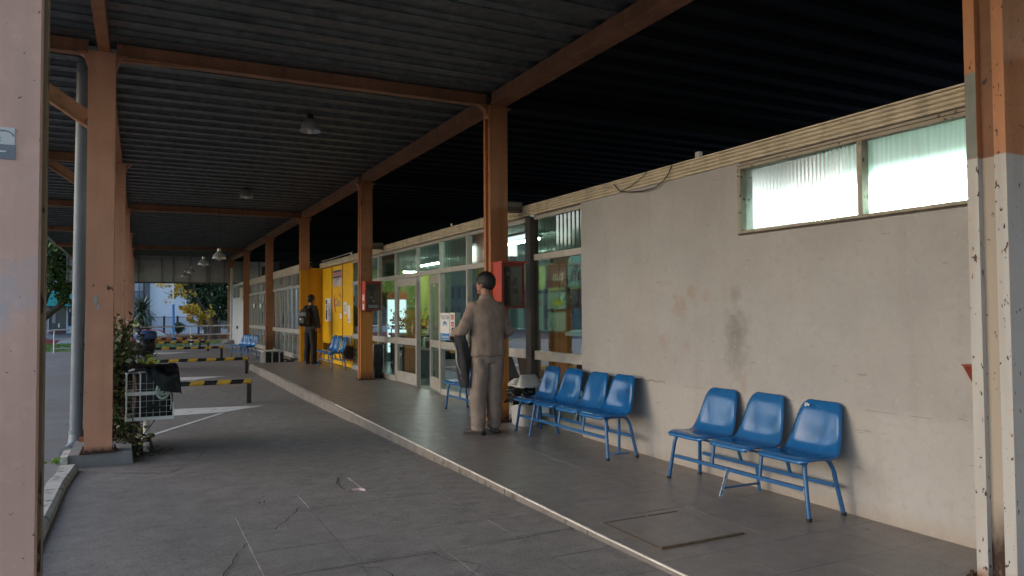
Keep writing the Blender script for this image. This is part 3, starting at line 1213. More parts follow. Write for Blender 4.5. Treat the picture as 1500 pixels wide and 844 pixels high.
# second shop front, nearer the driveway
ys2 = [20.70, 21.35, 22.85, 24.25, 25.9, 27.3, 28.75, 30.4, 31.95, 33.2]
for i, (a, c_) in enumerate(zip(ys2, ys2[1:])):
    o = bay(SX, a, c_, mid=(.80, .92), tr=(2.13, 2.21), top=2.58, kick=.14, glassm=g_dark, cler=g_dark, post=.07, zb=.06, flute=False)
    t = MB()
    ym = (a+c_)/2
    t.box(SX-.027, SX+.03, ym-.025, ym+.025, .201, .799)
    t.box(SX-.027, SX+.03, ym-.025, ym+.025, .921, 2.129)
    for q in (.28, .72):
        yy = a+(c_-a)*q
        t.box(SX-.024, SX+.03, yy-.02, yy+.02, 2.211, 2.549)
    t.build('mullion', M['alu'], o)
t = MB()
t.box(SX-.12, SX+.2, 20.7, 33.2, -.1, .058)
t.box(SX-.25, SX+.1, 22.6, 24.6, -.1, -.0)
t.box(SX-.55, SX-.121, 22.9, 27.5, -.1, .035)
part('doorstep', M['kerb'], t)
# white end wall with its high windows
t = MB()
t.box(SX-.10, SX+.2, 33.24, 38.2, -.1, 2.12)
t.box(SX-.10, SX+.2, 33.24, 34.0, 2.12, 2.78)
t.box(SX-.10, SX+.2, 34.001, 38.2, 2.66, 2.78)
t.box(SX-.10, SX+.2, 37.9, 38.2, 2.12, 2.66)
part('white_end_wall', M['plaster_white'], t)
t = MB()
t.box(SX-.115, SX+.0, 34.0, 34.06, 2.12, 2.66)
for y in (35.2, 36.5, 37.84):
    t.box(SX-.115, SX+.0, y, y+.06, 2.12, 2.66)
o = part('window_frame', M['alu'], t)
t = MB()
t.add([(SX-.05, 34.0, 2.13), (SX-.05, 37.9, 2.13), (SX-.05, 37.9, 2.65), (SX-.05, 34.0, 2.65)], [(0, 1, 2, 3)])
t.build('pane', g_dark, o)
t = MB()
t.box(SX-.2, SX-.101, 33.5, 34.4, 2.0, 2.5)
t.box(SX-.14, SX-.101, 33.3, 33.5, 1.9, 2.6)
part('wall_unit', M['fascia'], t)
t = MB()
t.cone((3.98, 38.3, -.05), (3.98, 38.3, 3.6), .06, .06, 10)
part('rainwater_pipe', M['plaster_white'], t)

# inside of the hall ------------------------------------------------
ceil_m = mat('hall_ceiling', (.42, .45, .42), .8)
lime = mat('lime_wall', (.28, .34, .07), .7, .08, 3)
teal = mat('dim_teal_wall', (.13, .17, .15), .7, .2, 2)
hallf = mat('hall_floor', (.20, .25, .21), .25, .12, 2)
t = MB()
t.box(4.5, 10.2, 7.0, 20.46, -.3, .085)
part('hall_floor', hallf, t)
t = MB()
t.box(4.52, 10.2, -6, 33, 2.62, 2.655)
part('hall_ceiling', ceil_m, t)
t = MB()
t.box(9.6, 9.8, 7, 20.46, .085, 1.95, 0)
t.box(9.6, 9.8, 7, 20.46, 1.951, 2.61, 1)
t.box(4.54, 9.6, 6.83, 6.995, -.05, 2.61, 0)
t.box(4.56, 9.6, 20.54, 20.7, .0, 1.3, 2)
t.box(4.56, 9.6, 20.54, 20.7, 1.301, 2.61, 2)
part('hall_wall', [teal, lime, lime], t)
t = MB()
t.box(4.3, 9.6, 20.72, 33, -.1, .06, 0)
t.box(6.6, 6.7, 20.72, 33, .06, 2.61, 1)
part('waiting_room', [mat('grey_tiles', (.2, .2, .2), .4), mat('grey_inner_wall', (.24, .25, .27), .8, .2, 1)], t)
t = MB()
t.box(4.55, 7.6, -6, 6.82, -.05, .0, 0)
t.box(7.6, 7.7, -6, 6.82, 0, 2.61, 0)
t.box(4.55, 7.6, -6.1, -6.0, 0, 2.61, 0)
part('back_office', mat('office_white', (.7, .72, .7), .8), t)

# ================================================================ BENCHES
def interp(tab, u):
    n = len(tab)-1
    k = min(int(u*n), n-1)
    t = u*n-k
    p0, p1, p2, p3 = tab[max(k-1, 0)], tab[k], tab[k+1], tab[min(k+2, n)]
    return [.5*((2*b)+(c_-a)*t+(2*a-5*b+4*c_-d)*t*t+(3*b-a-3*c_+d)*t**3) for a, b, c_, d in zip(p0, p1, p2, p3)]


def make_seat_mesh():
    # x, z, half width, side curl
    tab = [(.000, .372, .195, .0), (.008, .398, .212, .0), (.06, .412, .226, .004), (.15, .402, .234, .012), (.25, .392, .238, .022), (.310, .400, .234, .034), (.345, .445, .226, .036),
           (.366, .53, .212, .022), (.384, .62, .196, .014), (.404, .695, .180, .010), (.424, .738, .160, .006), (.440, .752, .134, .003)]
    nu, nv = 30, 15
    b = bmesh.new()
    g = []
    for i in range(nu+1):
        u = i/nu
        x, z, hw, curl = interp(tab, u)
        row = []
        x2, z2 = interp(tab, min(1, u+.01))[:2]
        x1, z1 = interp(tab, max(0, u-.01))[:2]
        d = Vector((x2-x1, z2-z1)).normalized()
        nx, nz = -d.y, d.x          # towards the sitter
        for j in range(nv+1):
            v = -1+2*j/nv
            s = curl*abs(v)**2.4
            lip = -.016*max(0, (abs(v)-.86)/.14)**1.5
            s += lip
            row.append(b.verts.new((x+nx*s, v*hw, z+nz*s)))
        g.append(row)
    for i in range(nu):
        for j in range(nv):
            f = b.faces.new((g[i][j], g[i+1][j], g[i+1][j+1], g[i][j+1]))
            f.smooth = True
    bmesh.ops.recalc_face_normals(b, faces=b.faces)
    if sum(f.normal.z for f in b.faces) < 0:
        bmesh.ops.reverse_faces(b, faces=b.faces)
    bmesh.ops.solidify(b, geom=b.faces[:], thickness=.006)
    for f in b.faces:
        f.smooth = True
    me = bpy.data.meshes.new('seat')
    b.to_mesh(me)
    b.free()
    me.materials.append(M['blue'])
    return me


SEAT = make_seat_mesh()


def bench(label, xf, seats, ends, z, group, uprights=True, foot=None, midlegs=(), lean=0.0, rails=True, jit=.012):
    yc = sum(seats)/len(seats)
    root = thing('bench', (xf+.2, yc, z), label, 'bench', group)

    def P(name, mats, mbx):
        return mbx.build(name, mats, root)
    for y in seats:
        o = bpy.data.objects.new('seat', SEAT)
        C.objects.link(o)
        o.location = (xf+rnd.uniform(-.006, .006), y+rnd.uniform(-jit, jit)*.5, z)
        o.rotation_euler = (0, rnd.uniform(-.015, .015), rnd.uniform(-.03, .03))
        o.parent = root
        o.matrix_parent_inverse = root.matrix_basis.inverted()
    for i, y in enumerate(ends):
        s = (1 if i else -1)*lean
        for (a, c_, nm) in ((.055, .085, 'leg'), (.385, .335, 'leg')):
            t = MB()
            d = .02 if c_ < .2 else -.05
            pts = [(xf+a, y+s, z), (xf+(a*.25+c_*.75), y+s*.2, z+.30), (xf+c_+d*.2, y, z+.355), (xf+c_+d*.9, y, z+.380), (xf+c_+d*1.9+(.02 if d > 0 else -.02), y, z+.385)]
            t.tube(pts, .0155, 9)
            t.cone((xf+a, y+s, z), (xf+a, y+s, z+.02), .0185, .0185, 9, 1)
            P(nm, [M['bluemetal'], M['blackrubber']], t)
        t = MB()
        t.tube([(xf+.12, y, z+.385), (xf+.27, y, z+.385)], .0155, 9)
        P('end_bar', M['bluemetal'], t)
    ya, yb = min(ends), max(ends)
    for (xr, zr_) in ((.068, .205), (.365, .20)):
        t = MB()
        t.box(xf+xr-.004, xf+xr+.022, ya, yb, z+zr_-.0035, z+zr_+.0035)
        t.box(xf+xr-.004, xf+xr, ya, yb, z+zr_-.022, z+zr_-.0036)
        P('rail', M['bluemetal'], t)
    t = MB()
    for xr in (.11, .30):
        t.box(xf+xr-.012, xf+xr+.012, ya+.005, yb-.005, z+.362, z+.374)
    P('seat_bar', M['bluemetal'], t)
    if uprights:
        ss = sorted(seats)
        for a, c_ in zip(ss, ss[1:]):
            ym = (a+c_)/2
            for (xa, xb) in ((.075, .10), (.372, .315)):
                t = MB()
                t.tube([(xf+xa, ym, z+.205), (xf+(xa+xb*2)/3, ym, z+.33), (xf+xb, ym, z+.37)], .013, 8)
                P('upright', M['bluemetal'], t)
    if foot:
        y = foot
        t = MB()
        t.bar((xf+.07, y, z+.198), (xf-.005, y, z+.001), .006, .030, 0, (1, 0, 0))
        P('support_foot', M['bluewear'], t)
        t = MB()
        t.bar((xf+.362, y, z+.195), (xf+.385, y, z+.001), .03, .006, 0, (1, 0, 0))
        t.bar((xf+.025, y, z+.065), (xf+.375, y, z+.062), .022, .012)
        P('support_foot', M['bluemetal'], t)
    for y in midlegs:
        for (a, c_) in ((.03, .10), (.40, .31)):
            t = MB()
            t.tube([(xf+a, y+.01, z), (xf+(a+c_)/2, y, z+.2), (xf+c_, y, z+.365)], .0155, 9)
            P('leg', M['bluemetal'], t)
    return root


BG = 'blue waiting benches along the station front'
bA = bench('blue three-seat bench against the blank plastered wall, nearest to the camera', 3.905, [3.745, 4.24, 4.735], [3.60, 4.93], .003, BG, foot=4.31, lean=.06)
tape = MB()
tape.add([(4.299, 3.862, .728), (4.303, 3.845, .732), (4.304, 3.825, .722), (4.299, 3.826, .708), (4.297, 3.842, .711), (4.294, 3.855, .702), (4.295, 3.865, .712)], [list(range(7))])
o = tape.build('torn_label', mat('torn_paper', (.45, .5, .58), .7), bA)
bB = bench('blue four-seat bench beside the white tub bin, at the end of the plastered wall', 3.835, [6.02, 6.49, 6.96, 7.43], [5.86, 7.60], .016, BG, midlegs=(7.28,), lean=.07)
t = MB()
t.bar((4.20, 6.05, .37), (4.19, 6.04, .02), .03, .012)
t.box(4.10, 4.27, 5.99, 6.07, .013, .022)
t.build('support_foot', M['bluemetal'], bB)
bC = bench('blue two-seat bench half hidden behind the standing man in brown', 3.80, [9.08, 9.56], [8.93, 9.72], zp(9.3), BG, lean=.05)
bD = bench('blue three-seat bench in front of the yellow panels', 3.84, [17.08, 17.56, 18.04], [16.95, 18.20], zp(17.5), BG, lean=.06)
bE = bench('blue four-seat bench standing on the lower concrete at the far end', 2.82, [24.78, 25.22, 25.66, 26.10], [24.62, 26.24], zr(25.3)-.006, BG, lean=.06)
bE.rotation_euler = (0, 0, R(9))

# ================================================================ BINS
tb = thing('tub_bin', (4.20, 8.02, zp(8)), 'white plastic tub bin with a moulded lid and a black liner hanging out', 'bin')
t = MB()
cx, cy_, cz = 4.20, 8.03, zp(8)


def rrect(cx, cy_, z, hx, hy, n=24, e=3.5):
    out = []
    for k in range(n):
        a = 2*PI*k/n
        c_, s = math.cos(a), math.sin(a)
        out.append((cx+hx*math.copysign(abs(c_)**(2/e), c_), cy_+hy*math.copysign(abs(s)**(2/e), s), z))
    return out


t.rings([rrect(cx, cy_, cz+z, hx, hy) for z, hx, hy in ((0, .125, .155), (.02, .135, .165), (.30, .15, .18), (.46, .158, .19))])
t.build('tub', M['whiteplastic'], tb)
t = MB()
rs = [rrect(cx, cy_, cz+z, hx, hy) for z, hx, hy in ((.455, .168, .20), (.475, .178, .215), (.485, .175, .212))]
t.rings(rs)
# hood with an opening: two end humps
for s, h in ((-1, .12), (1, .07)):
    t.rings([rrect(cx, cy_+s*.125-s*q*.045, cz+.485+h*f, .16*(1-.35*f), .085*(1-.75*f)) for q, f in ((0, 0), (.4, .45), (.8, .85), (1, 1))])
t.build('lid', M['whiteplastic'], tb)
t = MB()
for k in range(2):
    rs = []
    for i in range(9):
        z = cz+.47-.20*i/8
        rs.append([(cx-.03+(.165+.022*math.sin(j*2.1+i*.9+k)+.008*i*(j % 3 == 0))*math.cos(PI*(.62+1.0*j/11)), cy_+(.21+.02*math.sin(j*1.7+i*1.3)+.005*i)*math.sin(PI*(.62+1.0*j/11))-.0, z+.012*math.sin(j*1.9)) for j in range(12)])
    if k == 0:
        n = 12
        vs = [p for r in rs for p in r]
        t.add(vs, [(i*n+j, i*n+j+1, (i+1)*n+j+1, (i+1)*n+j) for i in range(8) for j in range(n-1)], 0, False)
t.build('bin_liner', M['blackbag'], tb, fix=False)

# wire litter bin on a post
wb = thing('wire_bin', (.08, 8.8, zr(8.8)), 'rectangular wire litter bin on a white post beside the left column', 'bin')
bx0, bx1, by0, by1, bz0, bz1 = -.115, .325, 8.62, 8.98, .315, .80
t = MB()
f_ = .013


def fbar(a, b_, w_=.028, h=.012):
    t.bar(a, b_, w_*1.2, h)


fbar((bx0, by0, bz0), (bx0, by0, bz1), .034, .012)
fbar((bx0, by1, bz0), (bx0, by1, bz1), .03, .012)
fbar((bx1, by0, bz0), (bx1, by0, bz0+.16), .03, .012)
fbar((bx1, by1, bz0), (bx1, by1, bz1), .03, .012)
fbar((bx0+.13, by0-.005, bz0), (bx0+.13, by0-.005, bz1-.02), .03, .012)
for z in (bz0, (bz0+bz1)/2+.02):
    fbar((bx0, by0-.002, z), (bx1 if z < .4 else bx0+.35, by0-.002, z), .012, .034)
    fbar((bx0-.002, by0, z), (bx0-.002, by1, z), .012, .034)
    fbar((bx1+.002, by0, z), (bx1+.002, by1, z), .012, .034)
    fbar((bx0, by1+.002, z), (bx1, by1+.002, z), .012, .034)
t.tube([(bx0, by0, bz1-.02), (bx0+.02, by0-.005, bz1+.012), (bx0+.065, by0-.005, bz1+.025), (bx0+.11, by0-.005, bz1+.012), (bx0+.13, by0-.005, bz1-.02)], .014, 8)
t.tube([(bx0, by0, bz1), (bx1, by0, bz1), (bx1, by1, bz1), (bx0, by1, bz1), (bx0, by0, bz1)], .011, 6)
t.build('frame', M['whitesteel'], wb)
t = MB()
nx_, nz_ = 7, 8
for k in range(1, nx_):
    x = bx0+(bx1-bx0)*k/nx_
    t.cone((x, by0, bz0), (x, by0, bz1-.01), .0028, .0028, 5, caps=False)
    t.cone((x, by1, bz0), (x, by1, bz1-.01), .0028, .0028, 5, caps=False)
    y = by0+(by1-by0)*k/nx_
    t.cone((bx0, y, bz0), (bx0, y, bz1-.01), .0028, .0028, 5, caps=False)
    t.cone((bx1, y, bz0), (bx1, y, bz1-.01), .0028, .0028, 5, caps=False)
    z = bz0+(bz1-bz0)*k/nz_
    for p, q in (((bx0, by0), (bx1, by0)), ((bx0, by1), (bx1, by1)), ((bx0, by0), (bx0, by1)), ((bx1, by0), (bx1, by1))):
        t.cone((*p, z), (*q, z), .0028, .0028, 5, caps=False)
o = t.build('wire_mesh', M['wire'], wb)
t = MB()
t.cone((.075, 8.8, zr(8.8)-.01), (.075, 8.8, .315), .030, .030, 12)
t.cone((.075, 8.8, .05), (.075, 8.8, .10), .034, .034, 12, 1)
t.box(-.06, .21, 8.7, 8.9, .303, .313)
t.build('post', [M['whitesteel'], M['rust']], wb)
# dark liner inside and draped over the top
t = MB()
rs = []
for z, s in ((.322, .97), (.42, .99), (.6, 1.0), (.78, 1.0)):
    rs.append([(x+.012*math.sin(9*x+14*z), y+.012*math.sin(11*y+9*z), z_) for x, y, z_ in rrect((bx0+bx1)/2+.03, (by0+by1)/2, z, (bx1-bx0)/2*s-.03, (by1-by0)/2*s-.006, 28, 5)])
t.rings(rs)
bag = t.build('bin_bag', M['blackbag'], None)
# folded-over part: a sheet laid over the rim, longer at the front right corner
nu_, nv_ = 26, 26
g_ = []
for i in range(nu_+1):
    u = i/nu_
    row = []
    for j in range(nv_+1):
        v = j/nv_
        sm = max(0, min(1, (u-.28)/.35))
        sm = sm*sm*(3-2*sm)
        fd = .035+.23*sm            # front drop
        side = max(0, (u-.80)/.20)     # falls over the right end
        L = [.10, .40, fd]
        tot = sum(L)
        s_ = v*tot
        if s_ < L[0]:
            y, z = 9.0, .845-(L[0]-s_)
        elif s_ < L[0]+L[1]:
            q = (s_-L[0])/L[1]
            y, z = 9.0-.41*q, .845+.018*math.sin(PI*q)
        else:
            q = s_-L[0]-L[1]
            y, z = 8.59-.012*math.sin(q*9), .845-q
        x = -.135+.50*min(u, .80)/.80+.04*side
        if side > 0 and z > .6:
            z -= .21*side*min(1, (z-.55)/.2)
        nse = noise.noise(Vector((x*9, y*9+3, z*7)))
        n2 = noise.noise(Vector((x*22, y*20, z*16)))
        row.append((x+.012*nse, y-.016*nse-.012*n2-(.022 if z < .8 and y < 8.7 else 0), z+.016*n2+.012*nse))
    g_.append(row)
t = MB()
vs = [p for r_ in g_ for p in r_]
W_ = nv_+1
t.add(vs, [(i*W_+j, i*W_+j+1, (i+1)*W_+j+1, (i+1)*W_+j) for i in range(nu_) for j in range(nv_)], 0, True)
t.build('bag_fold', M['blackbag'], bag, fix=False)
tag(bag, 'black bin bag lining the wire litter bin and folded over its rim', 'bin bag')
t = MB()
for r_ in (.085, .072, .045):
    t.tube([(.225+r_*.75*math.cos(a*.35), 8.575-.008*(r_ < .08), .60+r_*math.sin(a*.35)) for a in range(19)], .0095, 6)
t.tube([(.30, 8.60, .58), (.31, 8.60, .46), (.30, 8.59, .40)], .008, 6)
tag(t.build('hose', mat('pale_green_hose', (.36, .44, .36), .45), None), 'pale looped hose hanging on the side of the wire bin', 'hose')

# round dark bin further along
t2 = thing('litter_bin', (.16, 21.6, zr(21.6)), 'round black litter bin with a blue rim on a short stand, behind the shrub', 'bin')
t = MB()
z = zr(21.6)
t.lathe((.16, 21.6, z), [(.0, .34), (.10, .34), (.20, .44), (.235, .60), (.235, .82), (.0, .82)], 20)
t.lathe((.16, 21.6, z), [(.0, .0), (.24, .0), (.25, .10), (.22, .18), (.07, .22), (.06, .34)], 20)
t.build('body', M['black'], t2)
t = MB()
t.lathe((.16, 21.6, z), [(.24, .80), (.262, .82), (.262, .95), (.23, 1.0), (.1, 1.02), (0, 1.02)], 20)
t.build('rim', mat('blue_bin_rim', (.05, .12, .30), .35), t2)

# slatted crate by the second shop front
cr = thing('slatted_box', (3.45, 22.0, -.05), 'low black box with weathered white slats beside the step of the second shop front', 'box')
t = MB()
cx0, cx1, cyy0, cyy1, ct = 3.17, 3.72, 22.0, 22.75, .30
t.box(cx0+.03, cx1-.03, cyy0+.03, cyy1-.03, -.055, ct-.03)
t.build('core', M['black'], cr)
for k in range(6):
    t = MB()
    x = cx0+.01+(cx1-cx0-.06)*k/5
    t.box(x, x+.035, cyy0, cyy0+.028, -.055, ct-.002, 0)
    t.build('upright_slat', M['black'] if k % 2 else M['slatwhite'], cr)
for k in range(6):
    t = MB()
    x = cx0-.02+(cx1-cx0)*k/6
    t.box(x, x+.078, cyy0-.03, cyy1+.03, ct, ct+.025)
    t.build('slat', M['slatwhite'], cr)
for k in range(4):
    t = MB()
    y = cyy0+.06+.2*k
    t.box(cx0, cx0+.027, y, y+.05, -.055, ct-.002)
    t.build('upright_slat', M['slatwhite'], cr)


# red wall trays
def wall_tray(x, y, z, label):
    t = MB()
    t.hexa([(x-.03, y-.05, z-.12), (x, y-.05, z-.12), (x, y+.05, z-.12), (x-.03, y+.05, z-.12), (x-.06, y-.11, z+.02), (x, y-.11, z+.02), (x, y+.11, z+.02), (x-.06, y+.11, z+.02)])
    t.box(x-.064, x, y-.115, y+.115, z+.021, z+.03)
    return tag(t.build('wall_tray', M['darkred'], None), label, 'tray', 'red trays hung on walls')


wall_tray(4.368, 2.60, 1.045, 'dark red tray on the plastered wall, half hidden by the nearest column')
o = wall_tray(4.02, 36.0, .80, 'dark red tray on the white end wall in the distance')
o.scale = (1, 1, 1)


# red cabinets on the columns
def cabinet(cy_, label, n):
    y0, y1, x0, x1, z0, z1 = cy_-.36, cy_-.102, 3.905, 4.215, 1.44, 1.99
    root = thing('cabinet', (4.06, cy_-.1, z0), label, 'cabinet', 'red cabinets on the columns')
    t = MB()
    t.box(x0, x1, y0+.02, y1, z0, z1)
    t.box(x0-.008, x1+.025, y0-.02, y1, z1+.0005, z1+.022)
    t.build('casing', M['red'], root)
    t = MB()
    t.box(x0+.0, x1, y0-.002, y0+.019, z0, z0+.03)
    t.box(x0, x1, y0-.002, y0+.019, z1-.04, z1-.001)
    t.box(x0, x0+.03, y0-.002, y0+.019, z0+.031, z1-.041)
    t.box(x1-.03, x1, y0-.002, y0+.019, z0+.031, z1-.041)
    d = t.build('door', M['darkred'], root)
    t = MB()
    t.box(x0+.031, x1-.031, y0+.006, y0+.014, z0+.031, z1-.041)
    t.build('pane', M['darkglass'], d)
    t = MB()
    if n == 0:
        for (a, b_, c_, d_) in ((.07, .12, .40, .44), (.12, .2, .27, .33), (.17, .21, .33, .37), (.15, .22, .17, .25), (.2, .235, .08, .14)):
            t.box(x0+a, x0+b_, y0+.0035, y0+.0055, z0+b_*.0+c_, z0+d_)
        t.build('faded_notice', mat('faded_notice', (.12, .10, .095), .7, .4, 40), root)['kind'] = 'stuff'
    else:
        t.box(x0+.06, x0+.26, y0+.0035, y0+.0055, z0+.05, z0+.11)
        t.build('faded_notice', M['inkgrey'], root)
        t = MB()
        t.box(x0+.10, x0+.14, y0+.0035, y0+.0055, z0+.24, z0+.27)
        t.box(x0+.14, x0+.19, y0+.0035, y0+.0055, z0+.16, z0+.19)
        t.build('faded_notice', mat('grey_notice', (.3, .3, .3), .7, .4, 40), root)['kind'] = 'stuff'
        t = MB()
        for (a, b_) in ((.02, .13), (.19, .31)):
            t.box(x0-.0025, x0-.0005, y0+.08, y0+.2, z0+a, z0+b_)
        t.build('side_sticker', M['paper'], root)
    return root


cabinet(8.41, 'orange red metal cabinet on the column beside the standing man', 0)
cabinet(14.46, 'red metal cabinet on the column before the yellow panels', 1)

# dark rubbish sack behind the second column, small bucket
t = MB()
t.rings([rrect(4.30, 14.75, zp(14)+z, a, b_) for z, a, b_ in ((0, .09, .16), (.3, .12, .2), (.62, .12, .2), (.68, .11, .19))])
tag(t.build('waste_bin', M['black'], None), 'dark narrow waste bin standing behind the second column', 'bin')

# downpipe at the left column
dp = thing('downpipe', (-.62, 9.35, -.08), 'grey painted steel downpipe beside the left column', 'pipe')
t = MB()
t.cone((-.60, 9.3, .02), (-.555, 9.05, 4.1), .062, .062, 16)
t.build('pipe', M['pipe'], dp)
t = MB()
t.tube([(-.60, 9.28, .10), (-.605, 9.25, .0), (-.64, 9.14, -.04), (-.67, 9.04, -.045)], .07, 14, rr=[.066, .072, .072, .07])
t.build('elbow', M['pipe'], dp)
t = MB()
t.cone((-.598, 9.296, .10), (-.598, 9.29, .16), .071, .071, 16)
t.build('collar', M['pipe'], dp)
t = MB()
t.box(-.56, -.47, 9.12, 9.27, .0, .09)
t.build('clay_patch', mat('clay_patch', (.35, .13, .06), .8), dp)

# ================================================================ BARRIERS
BY = [13.16, 19.2, 25.4, 30.6, 34.9]


def barrier():
    root = thing('barrier', (.7, 0, 0), '', 'barrier', 'black and yellow bay barriers')
    t = MB()
    t.cone((-.45, 0, .36), (1.70, 0, .36), .038, .038, 10)
    rail = t.build('rail', M['black'], root)
    for k in range(6):
        x = 1.56-.41*k
        t = MB()
        n = 12
        ra, rb = [], []
        for q in range(n):
            a = 2*PI*q/n
            cz_, sy = math.cos(a)*.0392, math.sin(a)*.0392
            ra.append((x+cz_*.5, sy, .36+cz_))
            rb.append((x+.21*(1 if k else .62)+cz_*.5*(1 if k else 0), sy, .36+cz_))
        t.rings([ra, rb])
        t.build('band', M['bandyellow'], rail)
    for x in (1.655, -.35):
        t = MB()
        t.box(x-.035, x+.035, -.035, .035, -.02, .318)
        t.build('post', M['black'], root)
    return root


b0 = barrier()
for i, y in enumerate(BY):
    o = b0 if i == 0 else copy_tree(b0)
    o.location = (.7, y, zr(y))
    o['label'] = ['nearest black and yellow striped barrier, its right post on the white painted wedge',
                  'second black and yellow striped barrier, left of the bare end of the platform',
                  'third black and yellow striped barrier, between the second and the fourth',
                  'fourth black and yellow striped barrier, one before the farthest',
                  'farthest black and yellow striped barrier, next to the grass'][i]

# ================================================================ LAMPS
LAMPS = [(2.06, 10.2, 3.87), (2.06, 16.95, 3.92), (1.80, 20.2, 2.78), (1.80, 25.4, 2.93), (1.80, 31.6, 2.97), (1.80, 36.0, 3.04)]


def lamp(bell):
    root = thing('pendant_lamp', (0, 0, 0), '', 'lamp', 'pendant lamps under the canopy')
    t = MB()
    if not bell:
        prof = [(.030, .175), (.05, .172), (.085, .14), (.115, .08), (.138, .012), (.142, 0), (.136, .003), (.11, .075), (.08, .13), (.03, .165)]
    else:
        prof = [(.03, .20), (.05, .195), (.09, .16), (.145, .10), (.165, .03), (.17, 0), (.163, .003), (.14, .09), (.085, .15), (.03, .185)]
    t.lathe((0, 0, 0), prof, 24)
    t.build('shade', M['lampshade'], root)
    t = MB()
    t.lathe((0, 0, 0), [(0, -.03), (.025, -.025), (.042, .0), (.045, .03), (.03, .08), (.02, .12)], 14)
    t.build('bulb', M['bulb'], root)
    t = MB()
    t.cone((0, 0, .172 if not bell else .20), (0, 0, .235 if not bell else .27), .045, .04, 14)
    t.build('holder', M['black'] if not bell else M['lampshade'], root)
    return root


protos, made = {}, []
for i, (x, y, z) in enumerate(LAMPS):
    bell = i > 1
    o = copy_tree(protos[bell]) if bell in protos else lamp(bell)
    protos.setdefault(bell, o)
    o.location = (x, y, z)
    made.append(o)
    o['label'] = ['nearest pendant lamp, a small bell shade close under the roof', 'second pendant lamp, small bell shade between the first two roof bays',
                  'largest bright lamp of the low hanging far row', 'second lamp of the low hanging far row', 'third lamp of the low hanging far row, before the gable slats', 'farthest and dimmest pendant lamp, in front of the gable slats'][i]
for o, (x, y, z) in zip(made, LAMPS):
    r_ = MB()
    r_.cone((0, 0, .23), (0, 0, DZ+.05-z), .004, .004, 5)
    r_.build('rod', M['black'], o).matrix_parent_inverse = Matrix()

# ================================================================ SIGNS, POSTERS
def board(name, label, cat, x, y0, y1, z0, z1, draw, base=None, group=None, d=.006):
    """flat sign on a plane facing -X; reads from left (high y) to right (low y)"""
    t = MB()
    t.box(x-d, x, y0, y1, z0, z1)
    o = t.build(name, base or M['paper'], None)
    if draw:
        g = MB()
        mats = []
        draw(g, mats, x-d-.0015)
        if g.f:
            g.build('print', mats, o, fix=False)
    return tag(o, label, cat, group)


RT, UP = (0, -1, 0), (0, 0, 1)


def tx(g, mats, mm, s, size, x, yl, z, width=None, shear=0, bold=0):
    if mm not in mats:
        mats.append(mm)
    text_mb(g, s, size, (x, yl, z), RT, UP, 0, mats.index(mm), shear, bold, width)


def rectp(g, mats, mm, x, ya, yb, za, zb):
    if mm not in mats:
        mats.append(mm)
    g.add([(x, ya, za), (x, yb, za), (x, yb, zb), (x, ya, zb)], [(0, 1, 2, 3)], mats.index(mm))


def arcp(g, mats, mm, x, cy_, cz, r0, r1, a0, a1, n=16, ey=1, taper=False):
    if mm not in mats:
        mats.append(mm)
    vs = []
    for k in range(n+1):
        a = R(a0+(a1-a0)*k/n)
        ri = r0
        if taper:
            ri = r1-(r1-r0)*math.sin(PI*k/n)
        vs += [(x, cy_-ri*math.cos(a)*ey, cz+ri*math.sin(a)), (x, cy_-r1*math.cos(a)*ey, cz+r1*math.sin(a))]
    g.add(vs, [(2*k, 2*k+1, 2*k+3, 2*k+2) for k in range(n)], mats.index(mm))


def d_tel(g, ms, x):
    tx(g, ms, M['inkgrey'], 'TELECOM', .085, x, 11.385, 1.285, .34, 0, .002)
    arcp(g, ms, M['inkblue'], x, 11.215, 1.155, .055, .10, 0, 180, 18, 1, True)
    arcp(g, ms, M['inkblue'], x, 11.215, 1.155, .03, .045, 20, 160, 12, 1, True)
    rectp(g, ms, M['inkblue'], x+.0004, 11.02, 11.415, .955, 1.055)
    tx(g, ms, M['paper'], 'Telecabinas', .075, x-.0005, 11.395, .98, .35, .25)


board('sign', 'white and blue phone booth sign on the shop glass left of the standing man', 'sign', GX-.031, 11.015, 11.42, .95, 1.385, d_tel)


def d_red(g, ms, x):
    for z, s in ((1.28, 'CASI'), (1.17, 'NO'), (1.06, 'ES')):
        rectp(g, ms, M['inkred'], x+.0004, 10.83, 10.95, z, z+.075)
        tx(g, ms, M['paper'], s, .06, x-.0005, 10.94, z+.015, .10)


board('sign', 'narrow white sign with red squares next to the phone booth sign', 'sign', GX-.031, 10.80, 10.99, .97, 1.39, d_red)


def d_flag(g, ms, x):
    for (za, zb, mm) in ((2.44, 2.475, M['ink']), (2.31, 2.43, mat('pinkish_print', (.42, .2, .22), .6)), (2.265, 2.30, M['ink'])):
        rectp(g, ms, mm, x, 18.25, 19.12, za, zb)
    for k in range(3):
        arcp(g, ms, M['inkred'] if k % 2 == 0 else M['ink'], x-.0004, 18.35, 2.06, .50+.09*k-.0, .56+.09*k-.02, 100, 160-8*k, 10, 1.2)
    tx(g, ms, M['inkred'], 'EXPRESO', .09, x-.0005, 19.02, 2.335, .62)


